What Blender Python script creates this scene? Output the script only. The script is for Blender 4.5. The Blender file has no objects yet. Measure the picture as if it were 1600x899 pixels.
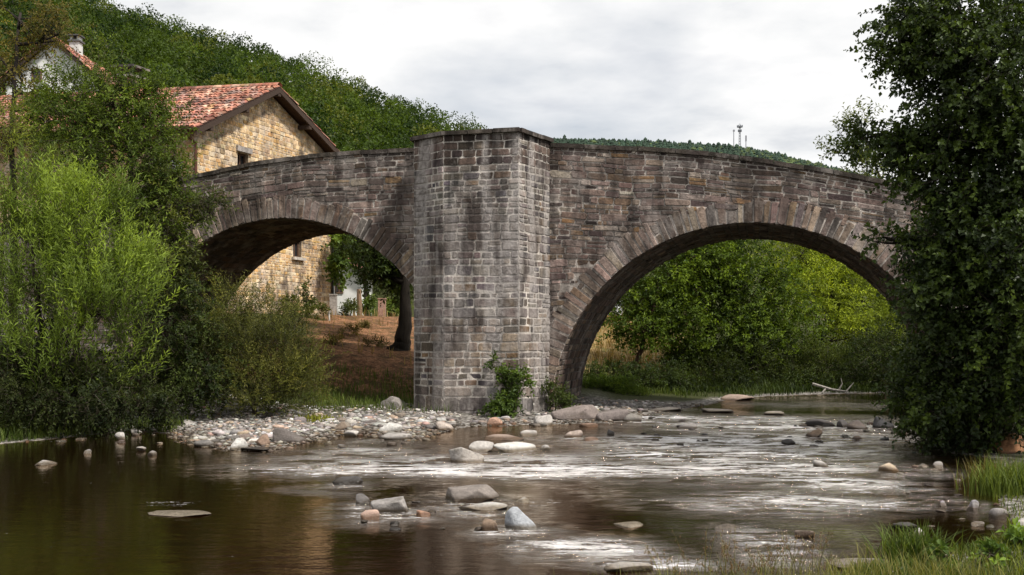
import bpy, bmesh, math, random
import numpy as np
from mathutils import Vector

R = math.radians
rng = np.random.default_rng(7)
random.seed(7)
C = bpy.context.scene.collection
F = 1555.0          # focal length in photograph pixels (35 mm on 36 mm, 1600 wide)
CAMZ, HOR = 2.0, 525.0

def P(px, py, Y):
    """point of the place seen at photo pixel px,py at distance Y in front of the camera"""
    return np.array([(px - 800) / F * Y, Y, CAMZ - (py - HOR) / F * Y])

def G(px, py, z=0.0):
    Y = (CAMZ - z) * F / (py - HOR)
    return np.array([(px - 800) / F * Y, Y])

# ------------------------------------------------------------------ mesh helpers
class MB:
    """collects numpy geometry, then makes one mesh object"""
    def __init__(self):
        self.v, self.f, self.c, self.n = [], [], [], 0
    def add(self, v, faces, col):
        v = np.asarray(v, float).reshape(-1, 3)
        k = len(v)
        self.v.append(v)
        for f in faces:
            self.f.append(np.asarray(f, int) + self.n)
        col = np.asarray(col, float)
        if col.ndim == 1:
            col = np.tile(col, (k, 1))
        if col.shape[1] == 3:
            col = np.hstack([col, np.ones((k, 1))])
        self.c.append(col)
        self.n += k
    def build(self, name, mat, root=None, smooth=False):
        v = np.concatenate(self.v)
        c = np.concatenate(self.c)
        if root is not None:
            v = v - np.array(root.location)
        me = bpy.data.meshes.new(name)
        me.vertices.add(len(v))
        me.vertices.foreach_set('co', v.astype(np.float32).ravel())
        idx, start, tot, s = [], [], [], 0
        for f in self.f:
            n, k = f.shape
            idx.append(f.ravel())
            start.append(s + np.arange(n) * k)
            tot.append(np.full(n, k))
            s += n * k
        idx = np.concatenate(idx); start = np.concatenate(start)
        me.loops.add(len(idx)); me.polygons.add(len(start))
        me.loops.foreach_set('vertex_index', idx.astype(np.int32))
        me.polygons.foreach_set('loop_start', start.astype(np.int32))
        me.update(calc_edges=True)
        me.polygons.foreach_set('use_smooth', np.full(len(start), bool(smooth)))
        a = me.color_attributes.new('col', 'FLOAT_COLOR', 'POINT')
        a.data.foreach_set('color', c.astype(np.float32).ravel())
        me.materials.append(mat)
        me.validate()
        o = bpy.data.objects.new(name, me)
        C.objects.link(o)
        if root is not None:
            o.parent = root
        return o

def thing(name, label, cat, loc, group=None):
    o = bpy.data.objects.new(name, None)
    o.empty_display_size = 0.3
    C.objects.link(o)
    o.location = tuple(float(a) for a in loc)
    tag(o, label, cat, group)
    bpy.context.view_layer.update()
    return o

def tag(o, label=None, cat=None, group=None, kind=None):
    if label: o['label'] = label
    if cat: o['category'] = cat
    if group: o['group'] = group
    if kind: o['kind'] = kind
    return o

def unit(a):
    return a / np.maximum(np.linalg.norm(a, axis=-1, keepdims=True), 1e-9)

def vnoise(p, seed=0):
    """cheap smooth noise from sines, p (N,3) -> about -1..1"""
    r = np.random.default_rng(seed)
    out = np.zeros(len(p))
    for k in range(6):
        w = r.normal(size=3); w = w / np.linalg.norm(w) * (0.7 + 0.5 * k)
        out += np.sin(p @ w + r.uniform(0, 6.28)) / (1 + 0.4 * k)
    return out / 3.0

def tube(mb, pts, rad, n=7, col=(0.05, 0.04, 0.03), cap=True):
    pts = np.asarray(pts, float); m = len(pts)
    rad = np.broadcast_to(np.asarray(rad, float), (m,))
    t = unit(np.gradient(pts, axis=0))
    ref = np.array([0.3, 0.2, 1.0]) if abs(t[0, 2]) < 0.8 else np.array([1.0, 0.1, 0.0])
    a = unit(np.cross(t, ref)); b = np.cross(t, a)
    th = np.arange(n) * 2 * math.pi / n
    v = pts[:, None] + rad[:, None, None] * (np.cos(th)[None, :, None] * a[:, None] + np.sin(th)[None, :, None] * b[:, None])
    i = np.arange(m - 1)[:, None] * n; j = np.arange(n)[None]; k = (j + 1) % n
    q = np.stack([i + j, i + k, i + n + k, i + n + j], -1).reshape(-1, 4)
    fs = [q]
    if cap and n > 3:
        fs.append(np.array([list(range(n))[::-1]])); fs.append(np.array([[(m - 1) * n + x for x in range(n)]]))
    mb.add(v.reshape(-1, 3), fs, col)

def box(mb, c, sx, sy, sz, col, ex=(1, 0, 0), ey=(0, 1, 0), bev=0.0):
    """box centred at c, with axes ex, ey (horizontal) and z up"""
    ex = np.array(ex, float); ey = np.array(ey, float); ez = np.array([0, 0, 1.0])
    v = []
    for z in (-.5, .5):
        for x, y in ((-.5, -.5), (.5, -.5), (.5, .5), (-.5, .5)):
            v.append(np.array(c) + ex * x * sx + ey * y * sy + ez * z * sz)
    mb.add(v, [np.array([[3, 2, 1, 0], [4, 5, 6, 7], [0, 1, 5, 4], [1, 2, 6, 5], [2, 3, 7, 6], [3, 0, 4, 7]])], col)

# ------------------------------------------------------------------ materials
def newmat(name):
    m = bpy.data.materials.new(name); m.use_nodes = True
    nt = m.node_tree
    for n in list(nt.nodes): nt.nodes.remove(n)
    out = nt.nodes.new('ShaderNodeOutputMaterial')
    return m, nt, out

def N(nt, t, **kw):
    n = nt.nodes.new(t)
    for k, v in kw.items():
        if k == 'op': n.operation = v
        elif k == 'blend': n.blend_type = v
        else: setattr(n, k, v)
    return n

def val(nt, x): return x

def mathn(nt, op, a, b=None, c=None, clamp=False):
    n = nt.nodes.new('ShaderNodeMath'); n.operation = op; n.use_clamp = clamp
    for i, x in enumerate((a, b, c)):
        if x is None: continue
        if isinstance(x, (int, float)): n.inputs[i].default_value = x
        else: nt.links.new(x, n.inputs[i])
    return n.outputs[0]

def noise(nt, vec, scale, detail=4, rough=0.55, dim='3D'):
    n = nt.nodes.new('ShaderNodeTexNoise'); n.inputs['Scale'].default_value = scale
    n.inputs['Detail'].default_value = detail; n.inputs['Roughness'].default_value = rough
    if vec is not None: nt.links.new(vec, n.inputs['Vector'])
    return n.outputs['Fac']

def ramp(nt, fac, stops):
    n = nt.nodes.new('ShaderNodeValToRGB')
    e = n.color_ramp.elements
    while len(e) < len(stops): e.new(0.5)
    for i, (p, c) in enumerate(stops):
        e[i].position = p
        e[i].color = (c, c, c, 1) if isinstance(c, (int, float)) else (*c, 1)
    nt.links.new(fac, n.inputs[0])
    return n.outputs[0]

def mixc(nt, fac, a, b, blend='MIX'):
    n = nt.nodes.new('ShaderNodeMix'); n.data_type = 'RGBA'; n.blend_type = blend; n.clamp_factor = True
    for x, i in ((fac, 0), (a, 6), (b, 7)):
        if isinstance(x, (int, float)): n.inputs[i].default_value = x
        elif isinstance(x, tuple): n.inputs[i].default_value = (*x, 1) if len(x) == 3 else x
        else: nt.links.new(x, n.inputs[i])
    return n.outputs[2]

def scaled_pos(nt, sx, sy, sz):
    g = nt.nodes.new('ShaderNodeNewGeometry')
    m = nt.nodes.new('ShaderNodeVectorMath'); m.operation = 'MULTIPLY'
    nt.links.new(g.outputs['Position'], m.inputs[0]); m.inputs[1].default_value = (sx, sy, sz)
    return m.outputs[0]

def attr(nt, name='col'):
    a = nt.nodes.new('ShaderNodeAttribute'); a.attribute_name = name
    return a

def bump(nt, h, strength, dist):
    b = nt.nodes.new('ShaderNodeBump'); b.inputs['Strength'].default_value = strength
    b.inputs['Distance'].default_value = dist
    nt.links.new(h, b.inputs['Height'])
    return b.outputs[0]

def principled(nt, out, col, rough=0.8, nrm=None, spec=0.3):
    b = nt.nodes.new('ShaderNodeBsdfPrincipled')
    if isinstance(col, tuple): b.inputs['Base Color'].default_value = (*col, 1)
    else: nt.links.new(col, b.inputs['Base Color'])
    if isinstance(rough, (int, float)): b.inputs['Roughness'].default_value = rough
    else: nt.links.new(rough, b.inputs['Roughness'])
    b.inputs['Specular IOR Level'].default_value = spec
    if nrm is not None: nt.links.new(nrm, b.inputs['Normal'])
    if out is not None: nt.links.new(b.outputs[0], out.inputs[0])
    return b

def mat_leaf(name='leaf', trans=0.34, gloss=0.15):
    m, nt, out = newmat(name)
    a = attr(nt)
    b = principled(nt, None, a.outputs['Color'], 0.5, None, gloss)
    t = nt.nodes.new('ShaderNodeBsdfTranslucent')
    tc = mixc(nt, 1.0, a.outputs['Color'], (1.5, 1.45, 0.6), 'MULTIPLY')
    nt.links.new(tc, t.inputs[0])
    mx = nt.nodes.new('ShaderNodeMixShader'); mx.inputs[0].default_value = trans
    nt.links.new(b.outputs[0], mx.inputs[1]); nt.links.new(t.outputs[0], mx.inputs[2])
    nt.links.new(mx.outputs[0], out.inputs[0])
    return m

def mat_stone(name, streak=0.5, pale=0.0, bump_s=0.6, rough=0.9, fine=22.0):
    """masonry: colour per stone from the mesh, weather streaks and lichen by noise"""
    m, nt, out = newmat(name)
    a = attr(nt)
    pos = scaled_pos(nt, 1, 1, 1)
    n1 = noise(nt, pos, fine, 6, 0.65)
    n2 = noise(nt, scaled_pos(nt, 1, 1, 1), 5.0, 5, 0.6)
    col = mixc(nt, 1.0, a.outputs['Color'], ramp(nt, n1, [(0.25, 0.55), (0.75, 1.4)]), 'MULTIPLY')
    col = mixc(nt, 1.0, col, ramp(nt, n2, [(0.3, 0.65), (0.7, 1.3)]), 'MULTIPLY')
    if streak:
        s1 = noise(nt, scaled_pos(nt, 3.0, 3.0, 0.30), 1.0, 6, 0.62)
        f = ramp(nt, s1, [(0.38, (1 - streak)), (0.5, 1.0), (0.64, 1.35)])
        col = mixc(nt, 1.0, col, f, 'MULTIPLY')
        # pale lime wash smeared over stones and joints
        sm = noise(nt, scaled_pos(nt, 1.6, 1.6, 1.1), 1.0, 7, 0.68)
        col = mixc(nt, ramp(nt, sm, [(0.50, 0.0), (0.63, 0.55)]), col, (0.34, 0.30, 0.275))
        dk = noise(nt, scaled_pos(nt, 1.1, 1.1, 0.7), 1.0, 7, 0.7)
        col = mixc(nt, ramp(nt, dk, [(0.50, 0.0), (0.63, 0.82)]), col, (0.055, 0.042, 0.038))
    if pale:
        s2 = noise(nt, scaled_pos(nt, 2.3, 2.3, 0.22), 1.0, 4, 0.5)
        s3 = noise(nt, pos, 9.0, 5, 0.7)
        k = ramp(nt, s2, [(0.47, 0.0), (0.57, 1.0)])
        k3 = ramp(nt, s3, [(0.38, 0.25), (0.6, 1.0)])
        k = mathn(nt, 'MULTIPLY', k, k3)
        k = mathn(nt, 'MULTIPLY', k, pale, clamp=True)
        col = mixc(nt, k, col, (0.42, 0.385, 0.365))
        # lichen rosettes low on the stones
        vo = nt.nodes.new('ShaderNodeTexVoronoi'); vo.inputs['Scale'].default_value = 4.5
        nt.links.new(pos, vo.inputs['Vector'])
        sp = ramp(nt, mathn(nt, 'ADD', vo.outputs['Distance'], mathn(nt, 'MULTIPLY', n1, 0.16)), [(0.22, 1.0), (0.25, 0.0)])
        g = nt.nodes.new('ShaderNodeNewGeometry'); sx = nt.nodes.new('ShaderNodeSeparateXYZ')
        nt.links.new(g.outputs['Position'], sx.inputs[0])
        low = ramp(nt, mathn(nt, 'DIVIDE', sx.outputs[2], 3.0, clamp=True), [(0.2, 1.0), (0.85, 0.0)])
        s4 = ramp(nt, noise(nt, pos, 1.3, 2), [(0.5, 0.0), (0.56, 1.0)])
        k2 = mathn(nt, 'MULTIPLY', mathn(nt, 'MULTIPLY', sp, low), s4)
        col = mixc(nt, k2, col, (0.5, 0.48, 0.44))
    h = mathn(nt, 'ADD', n1, mathn(nt, 'MULTIPLY', n2, 1.2))
    principled(nt, out, col, rough, bump(nt, h, bump_s, 0.03), 0.25)
    return m

def mat_plain(name, rough=0.8, scale=8.0, amt=0.35, spec=0.3, bump_s=0.2, metal=0.0):
    m, nt, out = newmat(name)
    a = attr(nt)
    n1 = noise(nt, scaled_pos(nt, 1, 1, 1), scale, 5, 0.6)
    col = mixc(nt, 1.0, a.outputs['Color'], ramp(nt, n1, [(0.25, 1 - amt), (0.75, 1 + amt)]), 'MULTIPLY')
    b = principled(nt, out, col, rough, bump(nt, n1, bump_s, 0.02), spec)
    b.inputs['Metallic'].default_value = metal
    return m

def mat_bark():
    m, nt, out = newmat('bark')
    a = attr(nt)
    n1 = noise(nt, scaled_pos(nt, 9, 9, 2.2), 1.6, 6, 0.7)
    col = mixc(nt, 1.0, a.outputs['Color'], ramp(nt, n1, [(0.25, 0.4), (0.75, 1.6)]), 'MULTIPLY')
    principled(nt, out, col, 0.9, bump(nt, n1, 0.9, 0.04), 0.2)
    return m

def mat_rock():
    m, nt, out = newmat('river_rock')
    a = attr(nt)
    pos = scaled_pos(nt, 1, 1, 1)
    n1 = noise(nt, pos, 30.0, 7, 0.7)
    n2 = noise(nt, pos, 6.0, 5, 0.6)
    col = mixc(nt, 1.0, a.outputs['Color'], ramp(nt, n1, [(0.25, 0.6), (0.75, 1.35)]), 'MULTIPLY')
    col = mixc(nt, 1.0, col, ramp(nt, n2, [(0.3, 0.7), (0.7, 1.22)]), 'MULTIPLY')
    n3 = noise(nt, scaled_pos(nt, 1, 1, 3.0), 3.0, 6, 0.65)
    col = mixc(nt, ramp(nt, n3, [(0.55, 0.0), (0.68, 0.45)]), col, (0.07, 0.055, 0.03))
    # wet dark band just over the water
    g = nt.nodes.new('ShaderNodeNewGeometry'); sx = nt.nodes.new('ShaderNodeSeparateXYZ')
    nt.links.new(g.outputs['Position'], sx.inputs[0])
    w = mathn(nt, 'ADD', sx.outputs[2], mathn(nt, 'MULTIPLY', n2, -0.05))
    wet = ramp(nt, mathn(nt, 'MULTIPLY', w, 8.0, clamp=True), [(0.08, 1.0), (0.42, 0.0)])
    col = mixc(nt, wet, col, mixc(nt, 1.0, col, (0.32, 0.27, 0.21), 'MULTIPLY'))
    rough = mathn(nt, 'SUBTRACT', 0.85, mathn(nt, 'MULTIPLY', wet, 0.6))
    h = mathn(nt, 'ADD', n1, mathn(nt, 'MULTIPLY', n2, 2.0))
    principled(nt, out, col, rough, bump(nt, h, 0.55, 0.025), 0.3)
    return m

def mat_ground():
    """colour zones come from the mesh: r gravel, g bare earth, b dry straw, a river bed; rest is green turf"""
    m, nt, out = newmat('ground')
    a = attr(nt)
    s = nt.nodes.new('ShaderNodeSeparateColor'); nt.links.new(a.outputs['Color'], s.inputs[0])
    pos = scaled_pos(nt, 1, 1, 1)
    n1 = noise(nt, pos, 14.0, 6, 0.7)
    n2 = noise(nt, pos, 1.7, 5, 0.6)
    n3 = noise(nt, pos, 50.0, 4, 0.6)
    vo = nt.nodes.new('ShaderNodeTexVoronoi'); vo.inputs['Scale'].default_value = 11.0
    nt.links.new(pos, vo.inputs['Vector'])
    peb = nt.nodes.new('ShaderNodeSeparateColor'); nt.links.new(vo.outputs['Color'], peb.inputs[0])
    grass = ramp(nt, n1, [(0.3, (0.022, 0.024, 0.009)), (0.55, (0.048, 0.055, 0.017)), (0.8, (0.10, 0.09, 0.032))])
    earth = ramp(nt, n1, [(0.25, (0.05, 0.026, 0.014)), (0.5, (0.24, 0.115, 0.056)), (0.75, (0.44, 0.26, 0.15))])
    n4 = noise(nt, pos, 4.5, 7, 0.75)
    earth = mixc(nt, 1.0, earth, ramp(nt, n4, [(0.36, 0.35), (0.62, 1.5)]), 'MULTIPLY')
    earth = mixc(nt, ramp(nt, n2, [(0.45, 0.0), (0.62, 0.75)]), earth, (0.06, 0.045, 0.018))
    straw = ramp(nt, n1, [(0.25, (0.13, 0.08, 0.03)), (0.5, (0.30, 0.2, 0.085)), (0.8, (0.48, 0.36, 0.19))])
    straw = mixc(nt, ramp(nt, n2, [(0.48, 0.0), (0.6, 0.8)]), straw, (0.07, 0.08, 0.02))
    grav = ramp(nt, peb.outputs[0], [(0.0, (0.16, 0.14, 0.12)), (0.5, (0.32, 0.29, 0.26)), (1.0, (0.5, 0.47, 0.43))])
    edge = ramp(nt, vo.outputs['Distance'], [(0.25, 1.0), (0.75, 0.35)])
    grav = mixc(nt, 1.0, grav, edge, 'MULTIPLY')
    bed = ramp(nt, peb.outputs[1], [(0.0, (0.045, 0.022, 0.008)), (0.6, (0.10, 0.055, 0.02)), (1.0, (0.2, 0.13, 0.07))])
    bed = mixc(nt, 1.0, bed, edge, 'MULTIPLY')
    col = mixc(nt, s.outputs[2], grass, straw)
    col = mixc(nt, s.outputs[1], col, earth)
    col = mixc(nt, s.outputs[0], col, grav)
    col = mixc(nt, a.outputs['Alpha'], col, bed)
    h = mathn(nt, 'ADD', n1, mathn(nt, 'SUBTRACT', n3, vo.outputs['Distance']))
    principled(nt, out, col, 0.95, bump(nt, h, 0.7, 0.05), 0.15)
    return m

def mat_water():
    """col.r = how choppy the surface is here, or where sky shine is added, col.g = foam"""
    m, nt, out = newmat('river_water')
    a = attr(nt)
    s = nt.nodes.new('ShaderNodeSeparateColor'); nt.links.new(a.outputs['Color'], s.inputs[0])
    rif, foam = s.outputs[0], s.outputs[1]
    w1 = noise(nt, scaled_pos(nt, 1.5, 4.5, 1), 1.0, 4, 0.55)
    w2 = noise(nt, scaled_pos(nt, 6.0, 11.0, 1), 1.0, 4, 0.6)
    w3 = noise(nt, scaled_pos(nt, 17.0, 26.0, 1), 1.0, 3, 0.6)
    calm = mathn(nt, 'ADD', mathn(nt, 'MULTIPLY', w1, 0.0062), mathn(nt, 'MULTIPLY', w2, 0.0028))
    dash = noise(nt, scaled_pos(nt, 1.5, 5.5, 1), 1.0, 6, 0.68)
    patch = noise(nt, scaled_pos(nt, 0.55, 1.5, 1), 1.0, 4, 0.6)
    fine = noise(nt, scaled_pos(nt, 8.0, 22.0, 1), 1.0, 5, 0.7)
    mixn = mathn(nt, 'ADD', mathn(nt, 'MULTIPLY', dash, 0.58), mathn(nt, 'ADD', mathn(nt, 'MULTIPLY', patch, 0.24), mathn(nt, 'MULTIPLY', fine, 0.18)))
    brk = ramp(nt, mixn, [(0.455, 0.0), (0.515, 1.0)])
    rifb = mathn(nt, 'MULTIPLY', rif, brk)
    chop = mathn(nt, 'ADD', mathn(nt, 'MULTIPLY', w2, 0.085), mathn(nt, 'MULTIPLY', w3, 0.045))
    h = mathn(nt, 'ADD', calm, mathn(nt, 'MULTIPLY', chop, mathn(nt, 'ADD', mathn(nt, 'MULTIPLY', rif, 0.35), mathn(nt, 'MULTIPLY', rifb, 0.65))))
    b = nt.nodes.new('ShaderNodeBump'); b.inputs['Strength'].default_value = 1.0; b.inputs['Distance'].default_value = 1.0
    nt.links.new(h, b.inputs['Height'])
    nrm = b.outputs[0]
    fr = nt.nodes.new('ShaderNodeFresnel'); fr.inputs['IOR'].default_value = 1.5
    nt.links.new(nrm, fr.inputs['Normal'])
    gl = nt.nodes.new('ShaderNodeBsdfGlossy'); gl.inputs['Roughness'].default_value = 0.035
    gl.inputs['Color'].default_value = (1.0, 0.94, 0.87, 1)
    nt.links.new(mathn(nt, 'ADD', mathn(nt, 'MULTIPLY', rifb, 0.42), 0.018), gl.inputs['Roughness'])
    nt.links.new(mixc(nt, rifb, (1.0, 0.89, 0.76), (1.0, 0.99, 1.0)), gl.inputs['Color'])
    nt.links.new(nrm, gl.inputs['Normal'])
    tr = nt.nodes.new('ShaderNodeBsdfTransparent'); tr.inputs[0].default_value = (0.42, 0.23, 0.09, 1)
    di = nt.nodes.new('ShaderNodeBsdfDiffuse'); di.inputs[0].default_value = (0.020, 0.009, 0.003, 1)
    body = nt.nodes.new('ShaderNodeMixShader'); body.inputs[0].default_value = 0.4
    nt.links.new(tr.outputs[0], body.inputs[1]); nt.links.new(di.outputs[0], body.inputs[2])
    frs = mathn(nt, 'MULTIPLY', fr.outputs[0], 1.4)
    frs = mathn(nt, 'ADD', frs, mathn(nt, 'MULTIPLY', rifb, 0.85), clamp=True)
    mx = nt.nodes.new('ShaderNodeMixShader')
    nt.links.new(frs, mx.inputs[0]); nt.links.new(body.outputs[0], mx.inputs[1]); nt.links.new(gl.outputs[0], mx.inputs[2])
    # foam flecks
    f1 = noise(nt, scaled_pos(nt, 2.6, 9.0, 1), 1.0, 6, 0.72)
    f2 = noise(nt, scaled_pos(nt, 24, 34, 1), 1.0, 4, 0.7)
    ff = mathn(nt, 'ADD', mathn(nt, 'MULTIPLY', f1, 0.65), mathn(nt, 'MULTIPLY', f2, 0.35))
    k = mathn(nt, 'ADD', ff, mathn(nt, 'ADD', mathn(nt, 'MULTIPLY', foam, 0.21), mathn(nt, 'MULTIPLY', rifb, 0.08)))
    k = ramp(nt, k, [(0.64, 0.0), (0.74, 0.85)])
    fd = nt.nodes.new('ShaderNodeBsdfDiffuse'); fd.inputs[0].default_value = (0.72, 0.68, 0.66, 1)
    nt.links.new(nrm, fd.inputs['Normal'])
    mf = nt.nodes.new('ShaderNodeMixShader')
    nt.links.new(k, mf.inputs[0]); nt.links.new(mx.outputs[0], mf.inputs[1]); nt.links.new(fd.outputs[0], mf.inputs[2])
    nt.links.new(mf.outputs[0], out.inputs[0])
    return m

LEAF = mat_leaf()
LEAFD = mat_leaf('glossy_leaf', 0.22, 0.28)
BARK = mat_bark()
STONE = mat_stone('bridge_masonry', 0.5, 0.0)
PIERM = mat_stone('pier_masonry', 0.55, 0.72)
HSTONE = mat_stone('house_masonry', 0.12, 0.0, 0.5, 0.9, 16.0)
ROCK = mat_rock()
GROUND = mat_ground()
WATER = mat_water()
PLAIN = mat_plain('plain_weathered')
TILE = mat_stone('roof_tile', 0.2, 0.0, 0.3, 0.9, 9.0)
WHITE = mat_plain('white_render', 0.9, 3.0, 0.12)
WOOD = mat_plain('old_wood', 0.8, 20.0, 0.4)
GLASS = mat_plain('window_glass', 0.12, 2.0, 0.1, 0.6, 0.0)
METAL = mat_plain('dull_metal', 0.45, 12.0, 0.2, 0.5, 0.05, 0.7)

# ------------------------------------------------------------------ world, sun, camera
SUN_EL, SUN_AZ = R(52), math.atan2(0.80, -0.60)    # direction to the sun: east of the view, a little behind the camera
sundir = Vector((math.sin(SUN_AZ) * math.cos(SUN_EL), math.cos(SUN_AZ) * math.cos(SUN_EL), math.sin(SUN_EL)))

def make_world():
    w = bpy.data.worlds.new('World'); bpy.context.scene.world = w; w.use_nodes = True
    nt = w.node_tree
    for n in list(nt.nodes): nt.nodes.remove(n)
    out = nt.nodes.new('ShaderNodeOutputWorld')
    sky = nt.nodes.new('ShaderNodeTexSky'); sky.sky_type = 'NISHITA'; sky.sun_disc = False
    sky.sun_elevation = SUN_EL; sky.sun_rotation = SUN_AZ
    sky.air_density = 1.0; sky.dust_density = 2.0; sky.ozone_density = 1.0
    bg1 = nt.nodes.new('ShaderNodeBackground'); bg1.inputs[1].default_value = 0.10
    nt.links.new(sky.outputs[0], bg1.inputs[0])
    tc = nt.nodes.new('ShaderNodeTexCoord')
    sp = nt.nodes.new('ShaderNodeSeparateXYZ'); nt.links.new(tc.outputs['Generated'], sp.inputs[0])
    z = mathn(nt, 'ADD', mathn(nt, 'MAXIMUM', sp.outputs[2], 0.0), 0.14)
    cx = mathn(nt, 'DIVIDE', sp.outputs[0], z); cy = mathn(nt, 'DIVIDE', sp.outputs[1], z)
    cb = nt.nodes.new('ShaderNodeCombineXYZ'); nt.links.new(cx, cb.inputs[0]); nt.links.new(cy, cb.inputs[1])
    mp = nt.nodes.new('ShaderNodeVectorMath'); mp.operation = 'ADD'; mp.inputs[1].default_value = (3.1, 1.7, 0)
    nt.links.new(cb.outputs[0], mp.inputs[0])
    n1 = noise(nt, mp.outputs[0], 0.75, 6, 0.52)
    n2 = noise(nt, mp.outputs[0], 1.9, 6, 0.55)
    cover = ramp(nt, n1, [(0.30, 0.55), (0.46, 1.0)])
    shade = ramp(nt, n2, [(0.30, (0.60, 0.62, 0.65)), (0.42, (0.77, 0.775, 0.78)), (0.54, (0.86, 0.855, 0.85)), (0.68, (0.74, 0.74, 0.755))])
    bg2 = nt.nodes.new('ShaderNodeBackground'); bg2.inputs[1].default_value = 1.22
    nt.links.new(shade, bg2.inputs[0])
    mx = nt.nodes.new('ShaderNodeMixShader')
    nt.links.new(cover, mx.inputs[0]); nt.links.new(bg1.outputs[0], mx.inputs[1]); nt.links.new(bg2.outputs[0], mx.inputs[2])
    nt.links.new(mx.outputs[0], out.inputs[0])
make_world()

ld = bpy.data.lights.new('sun', 'SUN'); ld.energy = 5.0; ld.angle = R(6); ld.color = (1.0, 0.95, 0.87)
lo = bpy.data.objects.new('sun', ld); C.objects.link(lo)
lo.rotation_euler = (-sundir).to_track_quat('-Z', 'Y').to_euler()
lo.location = (20, -10, 40)

cam = bpy.data.cameras.new('camera'); co = bpy.data.objects.new('camera', cam); C.objects.link(co)
cam.sensor_width = 36; cam.lens = F / 1600 * 36; cam.clip_end = 6000; cam.clip_start = 0.1
cam.shift_y = (HOR - 449.5) / 1600
co.location = (0, 0, CAMZ); co.rotation_euler = (R(90), 0, 0)
bpy.context.scene.camera = co
sc = bpy.context.scene
sc.view_settings.view_transform = 'Standard'; sc.view_settings.look = 'None'; sc.view_settings.exposure = 0
sc.cycles.max_bounces = 6; sc.cycles.diffuse_bounces = 2; sc.cycles.glossy_bounces = 3
sc.cycles.transparent_max_bounces = 8; sc.cycles.transmission_bounces = 2
sc.cycles.caustics_reflective = False; sc.cycles.caustics_refractive = False
sc.cycles.use_denoising = True

# ------------------------------------------------------------------ terrain and river
def gp(*a): return [tuple(G(x, y)) for x, y in a]
RIVER = ([(-20, -4), (-17, 8), (-14, 15)] +
         gp((0, 694), (90, 686), (200, 674), (262, 678), (295, 692), (355, 704), (425, 706), (478, 692), (520, 684), (560, 676),
            (600, 688), (650, 690), (695, 676), (735, 667), (860, 664), (925, 662), (990, 660), (1015, 646), (1060, 640), (1110, 632),
            (1140, 624), (1210, 619), (1310, 616)) +
         [(19, 37), (30, 40), (60, 44), (60, 37), (30, 33), (17, 28)] +
         gp((1425, 652), (1415, 690), (1475, 708), (1540, 714), (1562, 735), (1548, 770), (1570, 812), (1592, 838), (1530, 856), (1470, 868),
            (1420, 880), (1340, 893)) + [(2.6, 8.0), (1.2, 7.7), (0.2, 7.1), (-3, 6.0), (-8, 3.0), (-14, -4)])
RV = np.array(RIVER)

def river_sd(x, y):
    """signed distance to the shore: negative in the river"""
    p = np.stack([x, y], -1).reshape(-1, 2)
    d = np.full(len(p), 1e9); ins = np.zeros(len(p), bool)
    n = len(RV)
    for i in range(n):
        a, b = RV[i], RV[(i + 1) % n]
        e = b - a
        t = np.clip(((p - a) @ e) / (e @ e), 0, 1)
        d = np.minimum(d, np.linalg.norm(p - a - t[:, None] * e, axis=1))
        cnd = ((a[1] > p[:, 1]) != (b[1] > p[:, 1]))
        with np.errstate(divide='ignore', invalid='ignore'):
            xi = (b[0] - a[0]) * (p[:, 1] - a[1]) / (b[1] - a[1] if b[1] != a[1] else 1e-9) + a[0]
        ins ^= cnd & (p[:, 0] < xi)
    return np.where(ins, -d, d).reshape(np.shape(x))

def sstep(a, b, x):
    t = np.clip((x - a) / (b - a), 0, 1); return t * t * (3 - 2 * t)

def height(x, y, d=None):
    x = np.asarray(x, float); y = np.asarray(y, float)
    if d is None: d = river_sd(x, y)
    pos = np.maximum(d, 0)
    h = 0.05 * pos + 0.13 * np.maximum(pos - 2.5, 0)
    # the beach by the pier and under the left arch stays low
    beach = np.exp(-(((x + 2.5) / 4.5) ** 2 + ((y - 26) / 4.5) ** 2) ** 2)
    h = h * (1 - 0.6 * beach)
    h = np.minimum(h, 2.85 + 0.0 * h)
    h = h + sstep(44, 130, y) * (y - 44) * 0.03
    h = h + sstep(-9, -40, x) * sstep(40, 70, y) * 8.0
    q = np.stack([x.ravel(), y.ravel(), np.zeros(x.size)], -1)
    nz = (vnoise(q * 1.1, 3) * 0.5 + vnoise(q * 3.5, 4) * 0.25).reshape(x.shape)
    amp = np.clip(pos / 4, 0.06, 1) * 0.16
    h = h + nz * amp * (d > 0)
    bed = -np.minimum(0.08 + 0.16 * np.maximum(-d, 0), 0.38) * np.minimum(1, -d / 0.4 + 0.05)
    bed = bed + nz * 0.04
    return np.where(d > 0, h + 0.004, bed)

def axis(lo, hi, step, far_lo, far_hi, g=1.35):
    a = list(np.arange(lo, hi + 1e-6, step)); s = step
    while a[-1] < far_hi: s *= g; a.append(a[-1] + s)
    s = step
    while a[0] > far_lo: s *= g; a.insert(0, a[0] - s)
    return np.array(a)

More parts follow.
